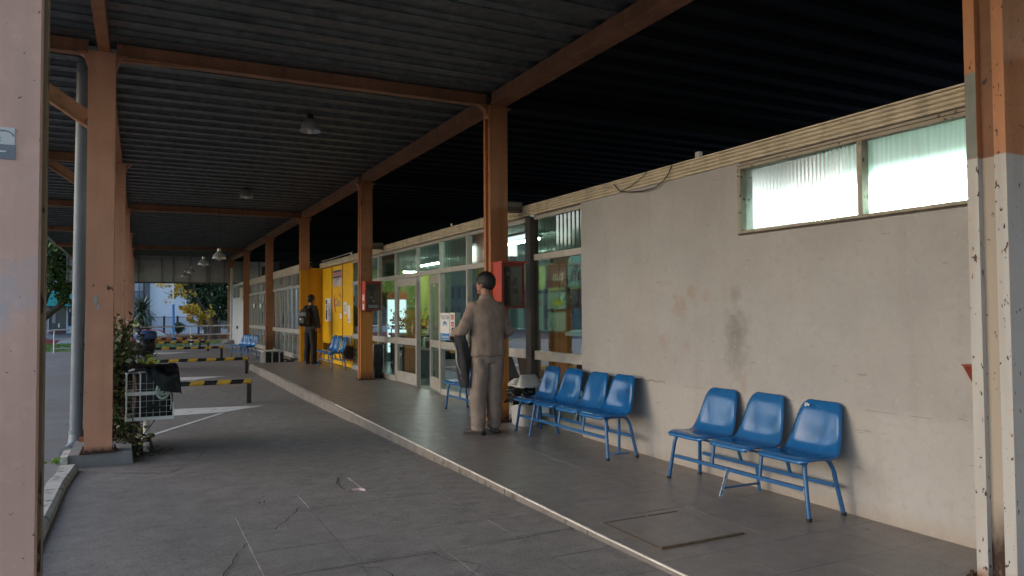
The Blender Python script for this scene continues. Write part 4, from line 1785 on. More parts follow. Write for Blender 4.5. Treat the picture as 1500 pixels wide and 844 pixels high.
# clip the swooshes to the sign height by keeping radii small
def d_flag2(g, ms, x):
    pk = mat('pinkish_print', (.42, .2, .22), .6)
    rectp(g, ms, M['ink'], x, 18.25, 19.12, 2.425, 2.465)
    rectp(g, ms, pk, x, 18.25, 19.12, 2.315, 2.424)
    rectp(g, ms, M['ink'], x, 18.25, 19.12, 2.275, 2.314)
    for k in range(3):
        mm = M['inkred'] if k != 1 else M['ink']
        if mm not in ms:
            ms.append(mm)
        y0 = 19.10-.16*k
        vs = []
        for q in range(9):
            u = q/8
            yy = y0-.45*u*(1-.1*k)
            zz = 2.09+.17*(1-(1-u)**2)-.0*k
            vs += [(x, yy, zz-.03*(1-u*.7)), (x, yy, zz)]
        g.add(vs, [(2*q, 2*q+1, 2*q+3, 2*q+2) for q in range(8)], ms.index(mm))


board('sign', 'small striped red, white and navy sign high on the yellow panels', 'sign', YX-.0005, 18.24, 19.13, 2.07, 2.48, d_flag2, mat('pale_sign', (.5, .5, .5), .6))


def d_swoosh(g, ms, x):
    arcp(g, ms, M['inkred'], x, 18.68, 1.66, .18, .27, 120, 262, 22, 1.45, True)
    arcp(g, ms, M['inkred'], x, 18.62, 1.68, .20, .25, 15, 75, 12, 1.45, True)
    tx(g, ms, M['inkgrey'], 'Cata', .27, x, 19.0, 1.57, .66, .2, .004)


g = MB()
ms = []
d_swoosh(g, ms, YX-.0025)
tag(g.build('logo', ms, None, fix=False), 'round red swoosh logo with grey lettering on the yellow panel', 'logo')
board('poster', 'white poster with a dark stripe down its left side on the yellow panel', 'poster', YX-.0005, 19.30, 19.98, 1.18, 1.78, lambda g, ms, x: (rectp(g, ms, M['ink'], x, 19.75, 19.93, 1.22, 1.48), rectp(g, ms, M['inkgrey'], x, 19.75, 19.93, 1.5, 1.62), rectp(g, ms, M['ink'], x, 19.75, 19.93, 1.63, 1.74), rectp(g, ms, mat('pale_print', (.5, .5, .55), .7), x, 19.4, 19.68, 1.3, 1.65)), None, None, .012)
board('notice', 'upper left white notice on the right yellow panel', 'notice', YX-.0005, 17.72, 18.02, 1.36, 1.66, lambda g, ms, x: rectp(g, ms, mat('pale_print2', (.45, .45, .42), .7), x, 17.78, 17.96, 1.42, 1.6), None, 'paper notices on the yellow panels', .004)
board('notice', 'long hanging white notice with a dark dot near its foot', 'notice', YX-.0005, 17.40, 17.62, 1.16, 1.58, lambda g, ms, x: rectp(g, ms, M['ink'], x, 17.48, 17.54, 1.2, 1.25), None, 'paper notices on the yellow panels', .004)
board('notice', 'small square notice below the round red logo', 'notice', YX-.0005, 18.22, 18.42, 1.25, 1.38, None, None, 'paper notices on the yellow panels', .004)
board('notice', 'rightmost notice on the yellow panels, beside the glass', 'notice', YX-.0005, 17.19, 17.32, 1.2, 1.48, None, mat('cream_paper', (.6, .45, .2), .8), 'paper notices on the yellow panels', .004)
# notices in the far doors
board('notice', 'small white notice in the glass of the second shop front, left one', 'notice', SX-.031, 31.0, 31.4, 1.62, 1.78, None, None, 'notices on the far glass', .004)
board('notice', 'small white notice in the glass of the second shop front, right one', 'notice', SX-.031, 29.2, 29.6, 1.60, 1.76, None, None, 'notices on the far glass', .004)

# ================================================================ INSIDE THE HALL
tube_m = emis('lit_tube', (.85, 1, .93), 52)
lamp_fix = mat('lamp_housing', (.7, .72, .7), .5)


def tube_light(x, y, z, L, label, group, em=tube_m, along='y'):
    root = thing('tube_light', (x, y, z), label, 'lamp', group)
    t = MB()
    a = (x-.05, x+.05, y-L/2, y+L/2) if along == 'y' else (x-L/2, x+L/2, y-.05, y+.05)
    t.box(*a, z+.02, z+.06)
    t.build('housing', lamp_fix, root)
    t = MB()
    d = Vector((0, L/2-.03, 0)) if along == 'y' else Vector((L/2-.03, 0, 0))
    p = Vector((x, y, z))
    t.cone(p-d, p+d, .018, .018, 8)
    t.build('tube', em, root)
    return root


HG = 'fluorescent tubes inside the hall'
tube_light(7.0, 19.4, 2.50, 1.2, 'lit tube lamp seen at the top of the left sliding door', HG, along='x')
tube_light(6.0, 16.2, 2.50, 1.2, 'lit tube lamp in the middle of the hall ceiling', HG)
tube_light(7.6, 13.4, 2.50, 1.2, 'lit tube lamp over the ticket counter', HG)
tube_light(5.4, 10.4, 2.50, 1.2, 'lit tube lamp behind the glass next to the heavy post', HG)
tube_light(8.6, 17.4, 2.50, 1.2, 'lit tube lamp far back in the hall', HG)
off_m = emis('pane_glow_tube', (.88, 1, .95), 72)  # unseen tubes added to make the frosted panes glow
for k, (y, xx, zz) in enumerate(((3.1, 4.66, 2.19), (3.0, 4.72, 2.09), (1.5, 4.7, 2.2))):
    tube_light(xx, y, zz, 2.4 if k < 2 else .8, ['added tube right behind the frosted window to light the pane', 'second added tube behind the frosted window', 'short added tube behind the right end of the frosted window'][k], 'added tubes lighting the frosted panes', off_m)
# hangers
t = MB()
for (xx, y) in ((4.66, 3.1), (4.72, 3.0), (4.7, 1.5)):
    t.cone((xx, y, 2.26), (xx, y, 2.62), .008, .008, 6)
tag(t.build('lamp_hanger', M['alu'], None), 'thin rods carrying the added tubes behind the frosted window', 'rods')

# ticket kiosk
kx = 6.35
ks = thing('ticket_counter', (kx, 11.3, .085), 'ticket counter with green glass partitions over a brown wooden front', 'counter')
wood = mat('brown_counter_wood', (.30, .095, .03), .5, .25, 3, stretch=(1, 1, 8))
pgreen = mat('green_white_partition', (.28, .46, .38), .5, .08, 2)
for k in range(4):
    y0 = 10.62+.75*k
    t = MB()
    t.box(kx, kx+.04, y0+.006, y0+.744, .09, 1.05)
    t.build('counter_panel', wood, ks)
    t = MB()
    t.box(kx+.02, kx+.04, y0+.05, y0+.70, 1.10, 1.72)
    t.build('partition', pgreen, ks)
    t = MB()
    t.box(kx-.01, kx+.05, y0-.03, y0+.03, 1.08, 1.80)
    t.box(kx-.008, kx+.05, y0+.031, y0+.719, 1.40 if k == 0 else 1.73, 1.44 if k == 0 else 1.77)
    t.build('partition_frame', M['alu_dark'], ks)
t = MB()
t.box(kx-.08, kx+.4, 10.6, 13.64, 1.051, 1.079)
t.build('counter_top', mat('green_counter_top', (.2, .28, .24), .3), ks)
t = MB()
for k, y in enumerate((10.75, 11.5, 12.2)):
    t.box(kx+.012, kx+.019, y, y+.36, 1.50, 1.60, k % 2)
t.build('partition_label', [mat('lime_label', (.40, .52, .05), .6), mat('ochre_label', (.4, .3, .08), .6)], ks)


def d_eus(g, ms, x):
    tx(g, ms, mat('pale_letters', (.55, .45, .38), .6), 'eus', .26, x, 11.02, 1.92, .40, .3, .004)


board('sign', 'brown sign with pale slanted letters over the ticket counter', 'sign', kx-.02, 10.55, 11.25, 1.80, 2.20, d_eus, mat('brown_sign', (.16, .065, .03), .5), None, .03)


def d_ffe(g, ms, x):
    tx(g, ms, M['ink'], 'flec', .36, x, 10.43, 1.90, .62, .35, .008)


t = MB()
pts = [(kx-.05, 10.5-.85*u, 1.80) for u in (0, 1)]
prof = [(kx-.05, 10.50, 1.80), (kx-.05, 9.70, 1.80)]+[(kx-.05, 9.70+.80*k/10, 2.26+.08*math.sin(PI*k/10)) for k in range(11)]
t.prism(prof, (.05, 0, 0))
o = t.build('sign', mat('teal_sign', (.12, .22, .21), .4), None)
g = MB()
ms = []
d_ffe(g, ms, kx-.053)
g.build('lettering', ms, o, fix=False)
tag(o, 'teal sign with a curved top and black slanted letters beside the plastered wall', 'sign')
mach = thing('vending_machine', (kx, 10.1, .085), 'dark kiosk with a round yellow emblem below its shelf', 'machine')
t = MB()
t.box(kx+.02, kx+.6, 9.66, 10.5, .09, 1.76)
t.build('casing', mat('navy_casing', (.02, .03, .055), .3), mach)
t = MB()
t.box(kx-.12, kx+.019, 9.68, 10.48, 1.0, 1.06)
t.rings([[(kx-.12, 10.46-.76*k/8, 1.06+.05*math.sin(PI*k/8)-.004) for k in range(9)]+[(kx-.12, 9.70, 1.056)], [(kx+.015, 10.46-.76*k/8, 1.06+.05*math.sin(PI*k/8)-.004) for k in range(9)]+[(kx+.015, 9.70, 1.056)]])
t.build('shelf', mat('pale_shelf', (.45, .55, .52), .4), mach)
t = MB()
t.box(kx+.008, kx+.0195, 9.7, 10.45, .30, .98)
t.build('lower_panel', mat('maroon_panel', (.10, .03, .025), .4), mach)
g = MB()
ms = [mat('emblem_yellow', (.60, .40, .05), .5), M['ink'], mat('emblem_grey', (.4, .4, .36), .5)]
vs = [(kx+.006, 9.98+.24*math.cos(2*PI*k/28), .76+.21*math.sin(2*PI*k/28)) for k in range(28)]
g.add(vs, [list(range(28))], 0)
g2 = [M['ink']]
text_mb(g, 'L', .42, (kx+.004, 10.17, .60), RT, UP, 0, 1, .45, .012)
text_mb(g, 'oft', .17, (kx+.004, 10.02, .72), RT, UP, 0, 2, .3, .004, .26)
g.build('emblem', ms, mach, fix=False)
t = MB()
t.box(kx+.008, kx+.0195, 9.72, 9.98, 1.30, 1.38, 0)
t.box(kx+.008, kx+.0195, 9.72, 10.0, 1.17, 1.27, 1)
t.box(kx+.008, kx+.0195, 9.72, 10.05, 1.42, 1.70, 2)
t.build('display', [mat('beige_label', (.45, .3, .2), .6), mat('lime_label2', (.42, .45, .1), .6), mat('steel_blue_panel', (.1, .16, .2), .3)], mach)

# goods seen through the doors
fr_ = thing('fridge', (6.3, 18.6, .085), 'low blue chest freezer with white lettering behind the sliding doors', 'freezer')
t = MB()
t.box(5.9, 7.9, 18.2, 18.9, .16, .80, 0)
t.box(5.86, 7.94, 18.16, 18.94, .801, .87, 1)
t.box(5.95, 7.85, 18.25, 18.85, .09, .159, 2)
t.build('chest', [mat('freezer_blue', (.02, .06, .25), .35), M['whiteplastic'], M['black']], fr_)
t = MB()
t.box(5.9, 7.9, 18.19, 18.1995, .30, .315)
text_mb(t, 'CORA', .22, (6.05, 18.195, .46), (1, 0, 0), UP, 0, 0, .2, .008, .75)
t.build('lettering', M['paper'], fr_, fix=False)
st_ = thing('flower_stand', (6.3, 17.6, .085), 'stand crowded with yellow, red and green flowers behind the left sliding door', 'stand')
t = MB()
for (x, z) in ((5.6, .09), (6.6, .09)):
    for y in (17.35, 17.85):
        t.cone((x, y, z), (x, y, 1.0), .015, .015, 6)
t.box(5.55, 6.65, 17.3, 17.9, .98, 1.0)
t.box(5.55, 6.65, 17.3, 17.9, .55, .57)
t.build('rack', M['black'], st_)
fl_m = [mat('yellow_bloom', (.6, .5, .03), .6), mat('red_bloom', (.5, .05, .04), .6), mat('leaf_green', (.10, .22, .04), .6), mat('orange_bloom', (.55, .2, .02), .6)]
t = MB()
for k in range(420):
    p = Vector((rnd.uniform(5.5, 6.7), rnd.uniform(17.3, 17.9), 1.0+abs(rnd.gauss(0, .18))))
    a = Vector((rnd.uniform(-1, 1), rnd.uniform(-1, 1), rnd.uniform(-1, 1))).normalized()*rnd.uniform(.025, .05)
    b_ = a.orthogonal().normalized()*a.length
    t.add([p-a, p+b_, p+a, p-b_], [(0, 1, 2, 3)], rnd.choice((0, 0, 1, 2, 2, 3)))
t.build('blooms', fl_m, st_, fix=False)['kind'] = 'stuff'
sh = thing('shelf_rack', (8.6, 17.8, .085), 'tall shelf of bottles and boxes at the back of the hall', 'shelf')
t = MB()
for z in (.1, .5, .9, 1.3, 1.7):
    t.box(8.9, 9.4, 13.5, 20.2, z, z+.03)
for y in (13.5, 15.2, 16.9, 18.6, 20.2):
    t.box(8.9, 9.4, y-.02, y+.02, .09, 1.9)
t.build('rack', M['alu'], sh)
gm = [mat('goods_%d' % k, c_, .5) for k, c_ in enumerate(((.4, .05, .04), (.05, .2, .4), (.5, .45, .1), (.5, .5, .48), (.05, .25, .1), (.06, .04, .03)))]
for z in (.13, .53, .93, 1.33):
    for k in range(18):
        y = 13.6+.36*k
        t = MB()
        h = rnd.uniform(.15, .32)
        wv = rnd.uniform(.08, .14)
        t.box(8.95, 9.3, y-wv, y+wv, z, z+h)
        t.build('goods', rnd.choice(gm), sh)
dp2 = thing('drinks_fridge', (6.9, 19.6, .085), 'tall lit drinks cooler glowing white at the left side of the hall', 'cooler')
t = MB()
t.box(6.1, 6.7, 19.9, 20.4, .09, 1.95)
t.build('casing', mat('cooler_white', (.6, .62, .62), .4), dp2)
t = MB()
t.box(6.14, 6.66, 19.88, 19.899, .3, 1.75)
t.build('lit_door', emis('cooler_glow', (.75, .95, 1), 1.6), dp2)
t = MB()
t.box(6.1, 6.7, 19.86, 19.899, 1.76, 1.95)
t.build('header', mat('orange_header', (.55, .14, .02), .5), dp2)
cn = thing('sales_counter', (6.2, 13.6, .085), 'long dark sales counter just inside the shop glass', 'counter')
t = MB()
t.box(5.3, 5.9, 14.2, 16.2, .09, .62, 0)
t.box(5.25, 5.95, 14.15, 16.25, .621, .66, 1)
t.build('body', [mat('dark_counter', (.04, .06, .07), .4), M['alu']], cn)
for k in range(16):
    t = MB()
    y = 14.25+.12*k
    h = rnd.uniform(.12, .34)
    t.box(5.35, 5.5, y, y+rnd.uniform(.07, .11), .662, .662+h)
    t.build('goods', rnd.choice(gm), cn)
# green internal partition seen behind the booth sign
t = MB()
t.box(5.6, 5.66, 12.5, 13.9, .09, 1.92, 0)
t.box(5.598, 5.66, 12.5, 13.9, 1.93, 2.32, 1)
tag(t.build('partition_wall', [mat('dark_green_screen', (.05, .085, .06), .5, .3, 3, stretch=(1, 4, .4)), lime], None), 'dark screen with a lime green band behind the booth sign', 'partition')

# ================================================================ SHRUB AND LITTER AT THE LEFT COLUMN
leafd = mat('shrub_leaf', (.052, .075, .022), .45, .35, 9)
leafl = mat('shrub_leaf_young', (.20, .27, .05), .45, .25, 9)
leafb = mat('shrub_leaf_dry', (.13, .085, .04), .6, .3, 9)
bark = mat('bark', (.07, .05, .035), .9, .3, 12, .5, 30)


def leaf_quad(t, p, size, mi, rr, droop=0):
    d = Vector((rr.uniform(-1, 1), rr.uniform(-1, 1), rr.uniform(-.7, .9)-droop)).normalized()
    s = d.orthogonal().normalized()
    s = (Matrix.Rotation(rr.uniform(0, 6.28), 3, d) @ s)*size*.32
    d = d*size
    t.add([p, p+d*.45+s, p+d, p+d*.45-s], [(0, 1, 2, 3)], mi)


shr = thing('shrub', (-.05, 9.45, -.02), 'leafy dark climbing shrub growing behind the left column', 'shrub')
t = MB()
rr = random.Random(4)
tips = []
for k in range(26):
    x, y = -.16+rr.uniform(-.14, .14), 9.42+rr.uniform(-.3, .3)
    h = rr.uniform(.9, 1.42)
    pts = []
    bx_, by_ = rr.uniform(-.12, .10), rr.uniform(-.2, .2)
    for q in range(8):
        u = q/7
        pts.append((x+bx_*math.sin(u*2.6)+.02*math.sin(q*1.7+k), y+by_*math.sin(u*2.2), -.03+h*u))
    t.tube(pts, .006, 5, rr=[.011-.007*q/7 for q in range(8)])
    tips.append(pts)
t.build('stems', bark, shr)
t = MB()
for pts in tips:
    for q in range(95):
        u = rr.random()**.8
        i = min(int(u*7), 6)
        f = u*7-i
        p = Vector(pts[i]).lerp(Vector(pts[i+1]), f)+Vector((rr.gauss(0, .045), rr.gauss(0, .06), rr.gauss(0, .03)))
        mi = 1 if (rr.random() < .06+.12*(u > .9)) else (2 if rr.random() < .16 else 0)
        leaf_quad(t, p, rr.uniform(.032, .092), mi, rr, .2)
for k in range(26):       # pale sprig leaning over the bin
    p = Vector((.10+rr.gauss(0, .04), 9.1+rr.gauss(0, .05), .89+rr.gauss(0, .04)))
    leaf_quad(t, p, rr.uniform(.07, .11), 1, rr)
o = t.build('foliage', [leafd, leafl, leafb], shr, fix=False)
o['kind'] = 'stuff'
# trailing plant and leaves at the foot of the column
tr_ = thing('trailing_plant', (-.06, 8.95, -.05), 'low trailing plant with pale leaves at the foot of the shrub', 'plant')
t = MB()
for k in range(12):
    a = rr.uniform(0, 6.28)
    pts = [(-.06+.05*math.cos(a)+.04*q*math.cos(a+q*.3), 8.95+.03*q*math.sin(a), -.06+.30*math.sin(q*.62)*(1 if k % 2 else .7)) for q in range(6)]
    t.tube(pts, .005, 5)
t.build('stems', bark, tr_)
t = MB()
for k in range(420):
    p = Vector((-.10+rr.gauss(0, .10), 8.98+rr.gauss(0, .14), abs(rr.gauss(.08, .16))-.03))
    leaf_quad(t, p, rr.uniform(.04, .075), 1 if rr.random() < .06 else (2 if rr.random() < .2 else 0), rr)
for k in range(26):
    p = Vector((.02+rr.gauss(0, .06), 8.72+rr.gauss(0, .05), .10+rr.gauss(0, .06)))
    leaf_quad(t, p, rr.uniform(.04, .075), 1 if rr.random() < .35 else 0, rr)
t.build('foliage', [leafd, leafl, leafb], tr_, fix=False)['kind'] = 'stuff'
t = MB()
for k in range(70):
    p = Vector((-.66+rr.gauss(0, .05), 8.62+rr.gauss(0, .07), zr(8.6)+.0+abs(rr.gauss(0, .02))))
    leaf_quad(t, p, rr.uniform(.03, .06), 0, rr, -.6)
o = t.build('weed', mat('weed_green', (.17, .30, .04), .6), None, fix=False)
o['kind'] = 'stuff'
o['label'] = 'tuft of bright green weed in the gap by the whitewashed kerb'
t = MB()
for k in range(34):
    a = rr.uniform(0, 6.28)
    c_ = Vector((.02+rr.gauss(0, .10), 8.72+rr.gauss(0, .06), zr(8.7)))
    d = Vector((math.cos(a), math.sin(a)*.6, rr.uniform(0, .25)))*rr.uniform(.06, .16)
    t.bar(c_+Vector((0, 0, .005)), c_+d+Vector((0, 0, .01)), .008, .005)
tag(t.build('twigs', bark, None), 'heap of dry twigs at the foot of the wire bin post', 'twigs')
t = MB()
t.tube([(.19, 8.70, .33), (.02, 8.58, .12), (-.05, 8.57, .20), (-.02, 8.56, .05), (.06, 8.57, .03)], .005, 5)
t.tube([(-.06, 8.59, .36), (-.03, 8.56, .2), (.06, 8.56, .16), (.09, 8.58, .10), (.03, 8.56, .07)], .005, 5)
tag(t.build('cable_loop', M['blackrubber'], None), 'thin black cable looping down beside the wire bin', 'cable')
# litter
t = MB()
q = [(1.50, 6.00), (1.56, 6.04), (1.62, 6.035), (1.655, 5.985)]
vs = []
for (x, y) in q:
    vs += [(x, y-.008, zr(y)+.002), (x, y+.010, zr(y)+.018)]
t.add(vs, [(2*i, 2*i+1, 2*i+3, 2*i+2) for i in range(3)])
tag(t.build('paper_scrap', mat('pinkish_paper', (.62, .45, .44), .7), None, fix=False), 'curled pale scrap of paper lying on the driveway', 'litter')
for k, (x, y) in enumerate(((1.15, 8.55), (.84, 6.0))):
    t = MB()
    for j in range(5):
        leaf_quad(t, Vector((x+rr.gauss(0, .02), y+rr.gauss(0, .02), zr(y)+.006)), .02, 0, rr, -.2)
    tag(t.build('dry_leaf', M['black'], None, fix=False), ['dark crumpled leaf on the driveway near the barrier', 'tiny dark leaf in the middle of the driveway'][k], 'leaf')


# ================================================================ PEOPLE
def capsule(t, a, b, r0, r1, n=14):
    t.cone(a, b, r0, r1, n)
    t.ball(a, r0*.995, 7)
    t.ball(b, r1*.995, 7)


def oval(t, secs, n=22, e=2.3):
    """secs: (cx,cy,z,hx,hy)"""
    rs = []
    for cx, cy_, z, hx, hy in secs:
        rs.append([(cx+hx*math.copysign(abs(math.cos(2*PI*k/n))**(2/e), math.cos(2*PI*k/n)), cy_+hy*math.copysign(abs(math.sin(2*PI*k/n))**(2/e), math.sin(2*PI*k/n)), z) for k in range(n)])
    t.rings(rs)


def limb(t, pts, rr_, n=14):
    for (a, b), (r0, r1) in zip(zip(pts, pts[1:]), zip(rr_, rr_[1:])):
        capsule(t, a, b, r0, r1, n)


def hand(t, wrist, dirv, palm_n, side):
    """palm, four curled fingers and a thumb"""
    w_ = Vector(wrist)
    d = Vector(dirv).normalized()
    nrm = Vector(palm_n).normalized()
    s = d.cross(nrm).normalized()*side
    capsule(t, w_-d*.01, w_+d*.03, .024, .026)
    for k in (-1, 0, 1):
        capsule(t, w_+d*.02+s*.014*k, w_+d*.085+s*.024*k, .016, .013, 8)
    for k, L in enumerate((.072, .082, .076, .058)):
        o_ = s*(-.033+.022*k)
        p0 = w_+d*.088+o_
        p1 = p0+d*L*.45+nrm*.008
        p2 = p1+d*L*.30+nrm*.022
        p3 = p2+d*L*.10+nrm*.026
        for a, b, r0, r1 in ((p0, p1, .0100, .0092), (p1, p2, .0092, .0085), (p2, p3, .0085, .0075)):
            capsule(t, a, b, r0, r1, 8)
    p0 = w_+d*.03-s*.03
    p1 = p0+d*.03-s*.022+nrm*.01
    p2 = p1+d*.03-s*.004+nrm*.012
    capsule(t, p0, p1, .0125, .0105, 8)
    capsule(t, p1, p2, .0105, .0085, 8)


def head(t, c_, yaw, s=1.0, tilt=0):
    """skull, jaw, nose, ears; returns the head frame"""
    f = Vector((-math.sin(yaw), math.cos(yaw), 0))
    r_ = Vector((math.cos(yaw), math.sin(yaw), 0))
    u = Vector((0, 0, 1))
    c_ = Vector(c_)

    def el(off, rad, n=9):
        q = MB()
        q.ball((0, 0, 0), rad, n)
        mt = Matrix((r_, f, u)).transposed()
        p = c_+r_*off[0]+f*off[1]+u*off[2]
        t.add([p+mt @ Vector(v) for v in q.v], q.f, 0, True)
    el((0, -.012, .03), (.076*s, .098*s, .095*s), 11)
    el((0, .035, -.045), (.056*s, .062*s, .062*s))
    el((0, .10, -.015), (.014*s, .022*s, .026*s))
    el((0, .092, -.057), (.026*s, .012*s, .009*s))
    el((0, .075, -.095), (.03*s, .025*s, .02*s))
    for k in (-1, 1):
        el((k*.078, -.004, -.005), (.011*s, .022*s, .034*s))
        el((k*.032, .082, .018), (.014*s, .012*s, .009*s))
    return c_, f, r_, u


def hair_cap(c_, f, r_, u, s, seed, length=.0):
    t = MB()
    rs = []
    n = 26
    nz = 11
    for i in range(nz):
        ph = PI*i/(nz-1)*.66
        ring = []
        for k in range(n):
            a = 2*PI*k/n
            fr_ = math.sin(a)           # +1 front
            phi = ph*(1.0-.36*max(0, fr_)**1.5+.30*max(0, -fr_)+.05*math.sin(9*a+seed))
            rad = (.083*s, .107*s, .106*s)
            w_ = 1+.025*math.sin(7*a+i*2+seed)+.02*math.sin(13*a-i*3)
            p = c_+u*.03-f*.014+r_*(rad[0]*math.sin(phi)*math.cos(a)*w_)+f*(rad[1]*math.sin(phi)*fr_*w_)+u*(rad[2]*math.cos(phi)*w_)
            if i == nz-1:
                p = p-f*0+(c_-p)*.08
            ring.append(p)
        rs.append(ring)
    t.rings(rs)
    return t


skin = mat('skin', (.36, .17, .11), .5, .08, 20, objc=True)
hairm = mat('dark_hair', (.014, .011, .010), .5, .3, 60, .4, 200, objc=True)


def wrinkle(amp, fx=1):
    def f(p):
        return amp*(noise.noise(Vector((p.x*7*fx, p.y*7, p.z*10)))+.6*noise.noise(Vector((p.x*16, p.y*16, p.z*22+4))))
    return f


def shoe(t, x, y, z, yaw, L=.275):
    f = Vector((-math.sin(yaw), math.cos(yaw), 0))
    r_ = Vector((math.cos(yaw), math.sin(yaw), 0))
    rs = []
    for u, w_, h in ((0, .030, .07), (.03, .037, .082), (.25, .038, .085), (.45, .040, .068), (.7, .048, .052), (.88, .045, .045), (.97, .03, .035), (1, .012, .022)):
        p = Vector((x, y, z))+f*(u*L-.08)
        ring = []
        for k in range(12):
            a = 2*PI*k/12
            ring.append(p+r_*w_*math.cos(a)+Vector((0, 0, 1))*(h/2+.004+h/2*math.sin(a)))
        rs.append(ring)
    t.rings(rs)
    rs2 = []
    for u, w_ in ((-.02, .03), (.03, .042), (.3, .042), (.7, .052), (.9, .048), (1.02, .02)):
        p = Vector((x, y, z))+f*(u*L-.08)
        rs2.append([p-r_*w_, p+r_*w_, p+r_*w_+Vector((0, 0, .022)), p-r_*w_+Vector((0, 0, .022))])
    t.rings(rs2, 1, sm=False)


# --- standing man, seen from behind, local frame faces +Y
p1 = thing('person', (3.52, 7.66, zp(7.66)), 'man in a brown shirt and trousers seen from behind, holding a dark jacket', 'person')
pm = p1
lsh, rsh = Vector((-.205, 0, 1.455)), Vector((.205, 0, 1.445))
lel, rel_ = Vector((-.305, -.035, 1.17)), Vector((.275, .02, 1.15))
lwr, rwr = Vector((-.325, .17, 1.13)), Vector((.20, .22, 1.06))
lhip, rhip = Vector((-.095, 0, .92)), Vector((.095, 0, .92))
lkn, rkn = Vector((-.105, .015, .49)), Vector((.085, .015, .49))
lan, ran = Vector((-.115, -.015, .09)), Vector((.095, .02, .09))
t = MB()
oval(t, [(0, 0, .86, .15, .10), (0, 0, .98, .155, .105), (0, 0, 1.15, .15, .10), (0, 0, 1.35, .175, .11), (0, 0, 1.45, .15, .09), (0, 0, 1.50, .07, .065)])
capsule(t, (0, -.005, 1.46), (0, .01, 1.60), .062, .056)
limb(t, [lsh+Vector((.055, 0, -.035)), lel, lwr], [.052, .044, .030])
limb(t, [rsh+Vector((-.055, 0, -.035)), rel_, rwr], [.052, .044, .030])
limb(t, [lhip, lkn, lan], [.085, .056, .042])
limb(t, [rhip, rkn, ran], [.085, .056, .042])
hand(t, lwr, (.10, 1, -.25), (.6, 0, -1), 1)
hand(t, rwr, (-.5, 1, -.1), (-.4, 0, -1), -1)
hc = head(t, (-.005, .025, 1.685), R(32), 1.06)
body = remesh(t, 'body', skin, p1, .009, 3)
hair_cap(*hc, 1.12, 1).build('hair', hairm, p1).matrix_parent_inverse = Matrix()
t = MB()
for k in (-1, 1):
    q = hc[0]+hc[2]*.032*k+hc[1]*.088+hc[3]*.018
    t.ball(q, (.010, .010, .007), 5)
t.build('eyes', mat('eye_dark', (.02, .015, .012), .2), p1).matrix_parent_inverse = Matrix()
shirt = mat('brown_cotton_shirt', (.31, .228, .182), .85, .10, 12, .25, 300, objc=True)
trou = mat('brown_trousers', (.275, .21, .172), .85, .10, 12, .25, 300, objc=True)
t = MB()
oval(t, [(.0, -.005, .872, .205, .142), (.0, -.005, .90, .207, .145), (.0, -.005, 1.02, .198, .138), (0, -.005, 1.15, .195, .135), (0, -.005, 1.30, .215, .142), (0, -.008, 1.40, .228, .126), (0, -.008, 1.445, .20, .105), (0, -.004, 1.487, .135, .088), (0, .0, 1.525, .078, .072), (0, .004, 1.55, .070, .066)], 28, 2.4)
limb(t, [lsh+Vector((.055, 0, -.035)), lel, lel.lerp(lwr, .85)], [.082, .070, .056])
limb(t, [rsh+Vector((-.055, 0, -.035)), rel_, rel_.lerp(rwr, .85)], [.082, .070, .056])


def shirt_disp(p):
    d = .010*noise.noise(Vector((p.x*6, p.y*6, p.z*5)))+.008*noise.noise(Vector((p.x*13, p.y*13, p.z*9)))+.004*noise.noise(Vector((p.x*26, p.y*26, p.z*18)))
    if abs(p.x) < .19 and p.z < 1.35:
        d += .005*math.sin(p.x*34+2*p.z)*max(0, min(1, (1.35-p.z)*2.2))
    if abs(p.x) > .22:
        d += .011*noise.noise(Vector((p.x*9, p.y*9, p.z*26)))
    return d


remesh(t, 'shirt', shirt, p1, .011, 5, shirt_disp)
t = MB()
oval(t, [(0, .002, 1.515, .088, .080), (0, .004, 1.535, .084, .078), (0, .006, 1.562, .074, .070), (0, .006, 1.566, .066, .062)], 24)
t.build('collar', shirt, p1).matrix_parent_inverse = Matrix()
t = MB()
oval(t, [(0, -.004, .80, .185, .125), (0, 0, .84, .186, .128), (0, 0, .93, .18, .122), (0, 0, .96, .172, .115)], 26)
for hip, kn, an, sgn in ((lhip, lkn, lan, -1), (rhip, rkn, ran, 1)):
    oval(t, [(an.x, an.y-.008, .055, .074, .088), (an.x, an.y-.004, .075, .076, .09), (an.x, an.y, .16, .080, .092), (an.x*.6+kn.x*.4, kn.y*.4, .32, .086, .096), (kn.x, kn.y-.01, .49, .092, .102), (hip.x*.9, 0, .68, .103, .118), (hip.x*.92, 0, .80, .106, .124), (hip.x*.92, 0, .86, .10, .12)], 20)


def trou_disp(p):
    d = .010*noise.noise(Vector((p.x*7, p.y*7, p.z*6)))+.007*noise.noise(Vector((p.x*15, p.y*15, p.z*13)))
    if p.z < .3:
        d += .008*math.sin(p.z*70+p.x*12+2*noise.noise(Vector((p.x*8, p.y*8, 0))))*(1-p.z/.3)
    if p.z > .7:
        d += .004*math.sin(p.x*40+p.z*25)
    return d


remesh(t, 'trousers', trou, p1, .011, 3, trou_disp)
shm = mat('grey_trainer', (.07, .062, .056), .6, .3, 30, objc=True)
sole = mat('dark_sole', (.02, .018, .017), .7, objc=True)
for a, yaw in ((lan, R(28)), (ran, R(-6))):
    t = MB()
    shoe(t, a.x, a.y, 0, yaw)
    t.build('shoe', [shm, sole], p1).matrix_parent_inverse = Matrix()
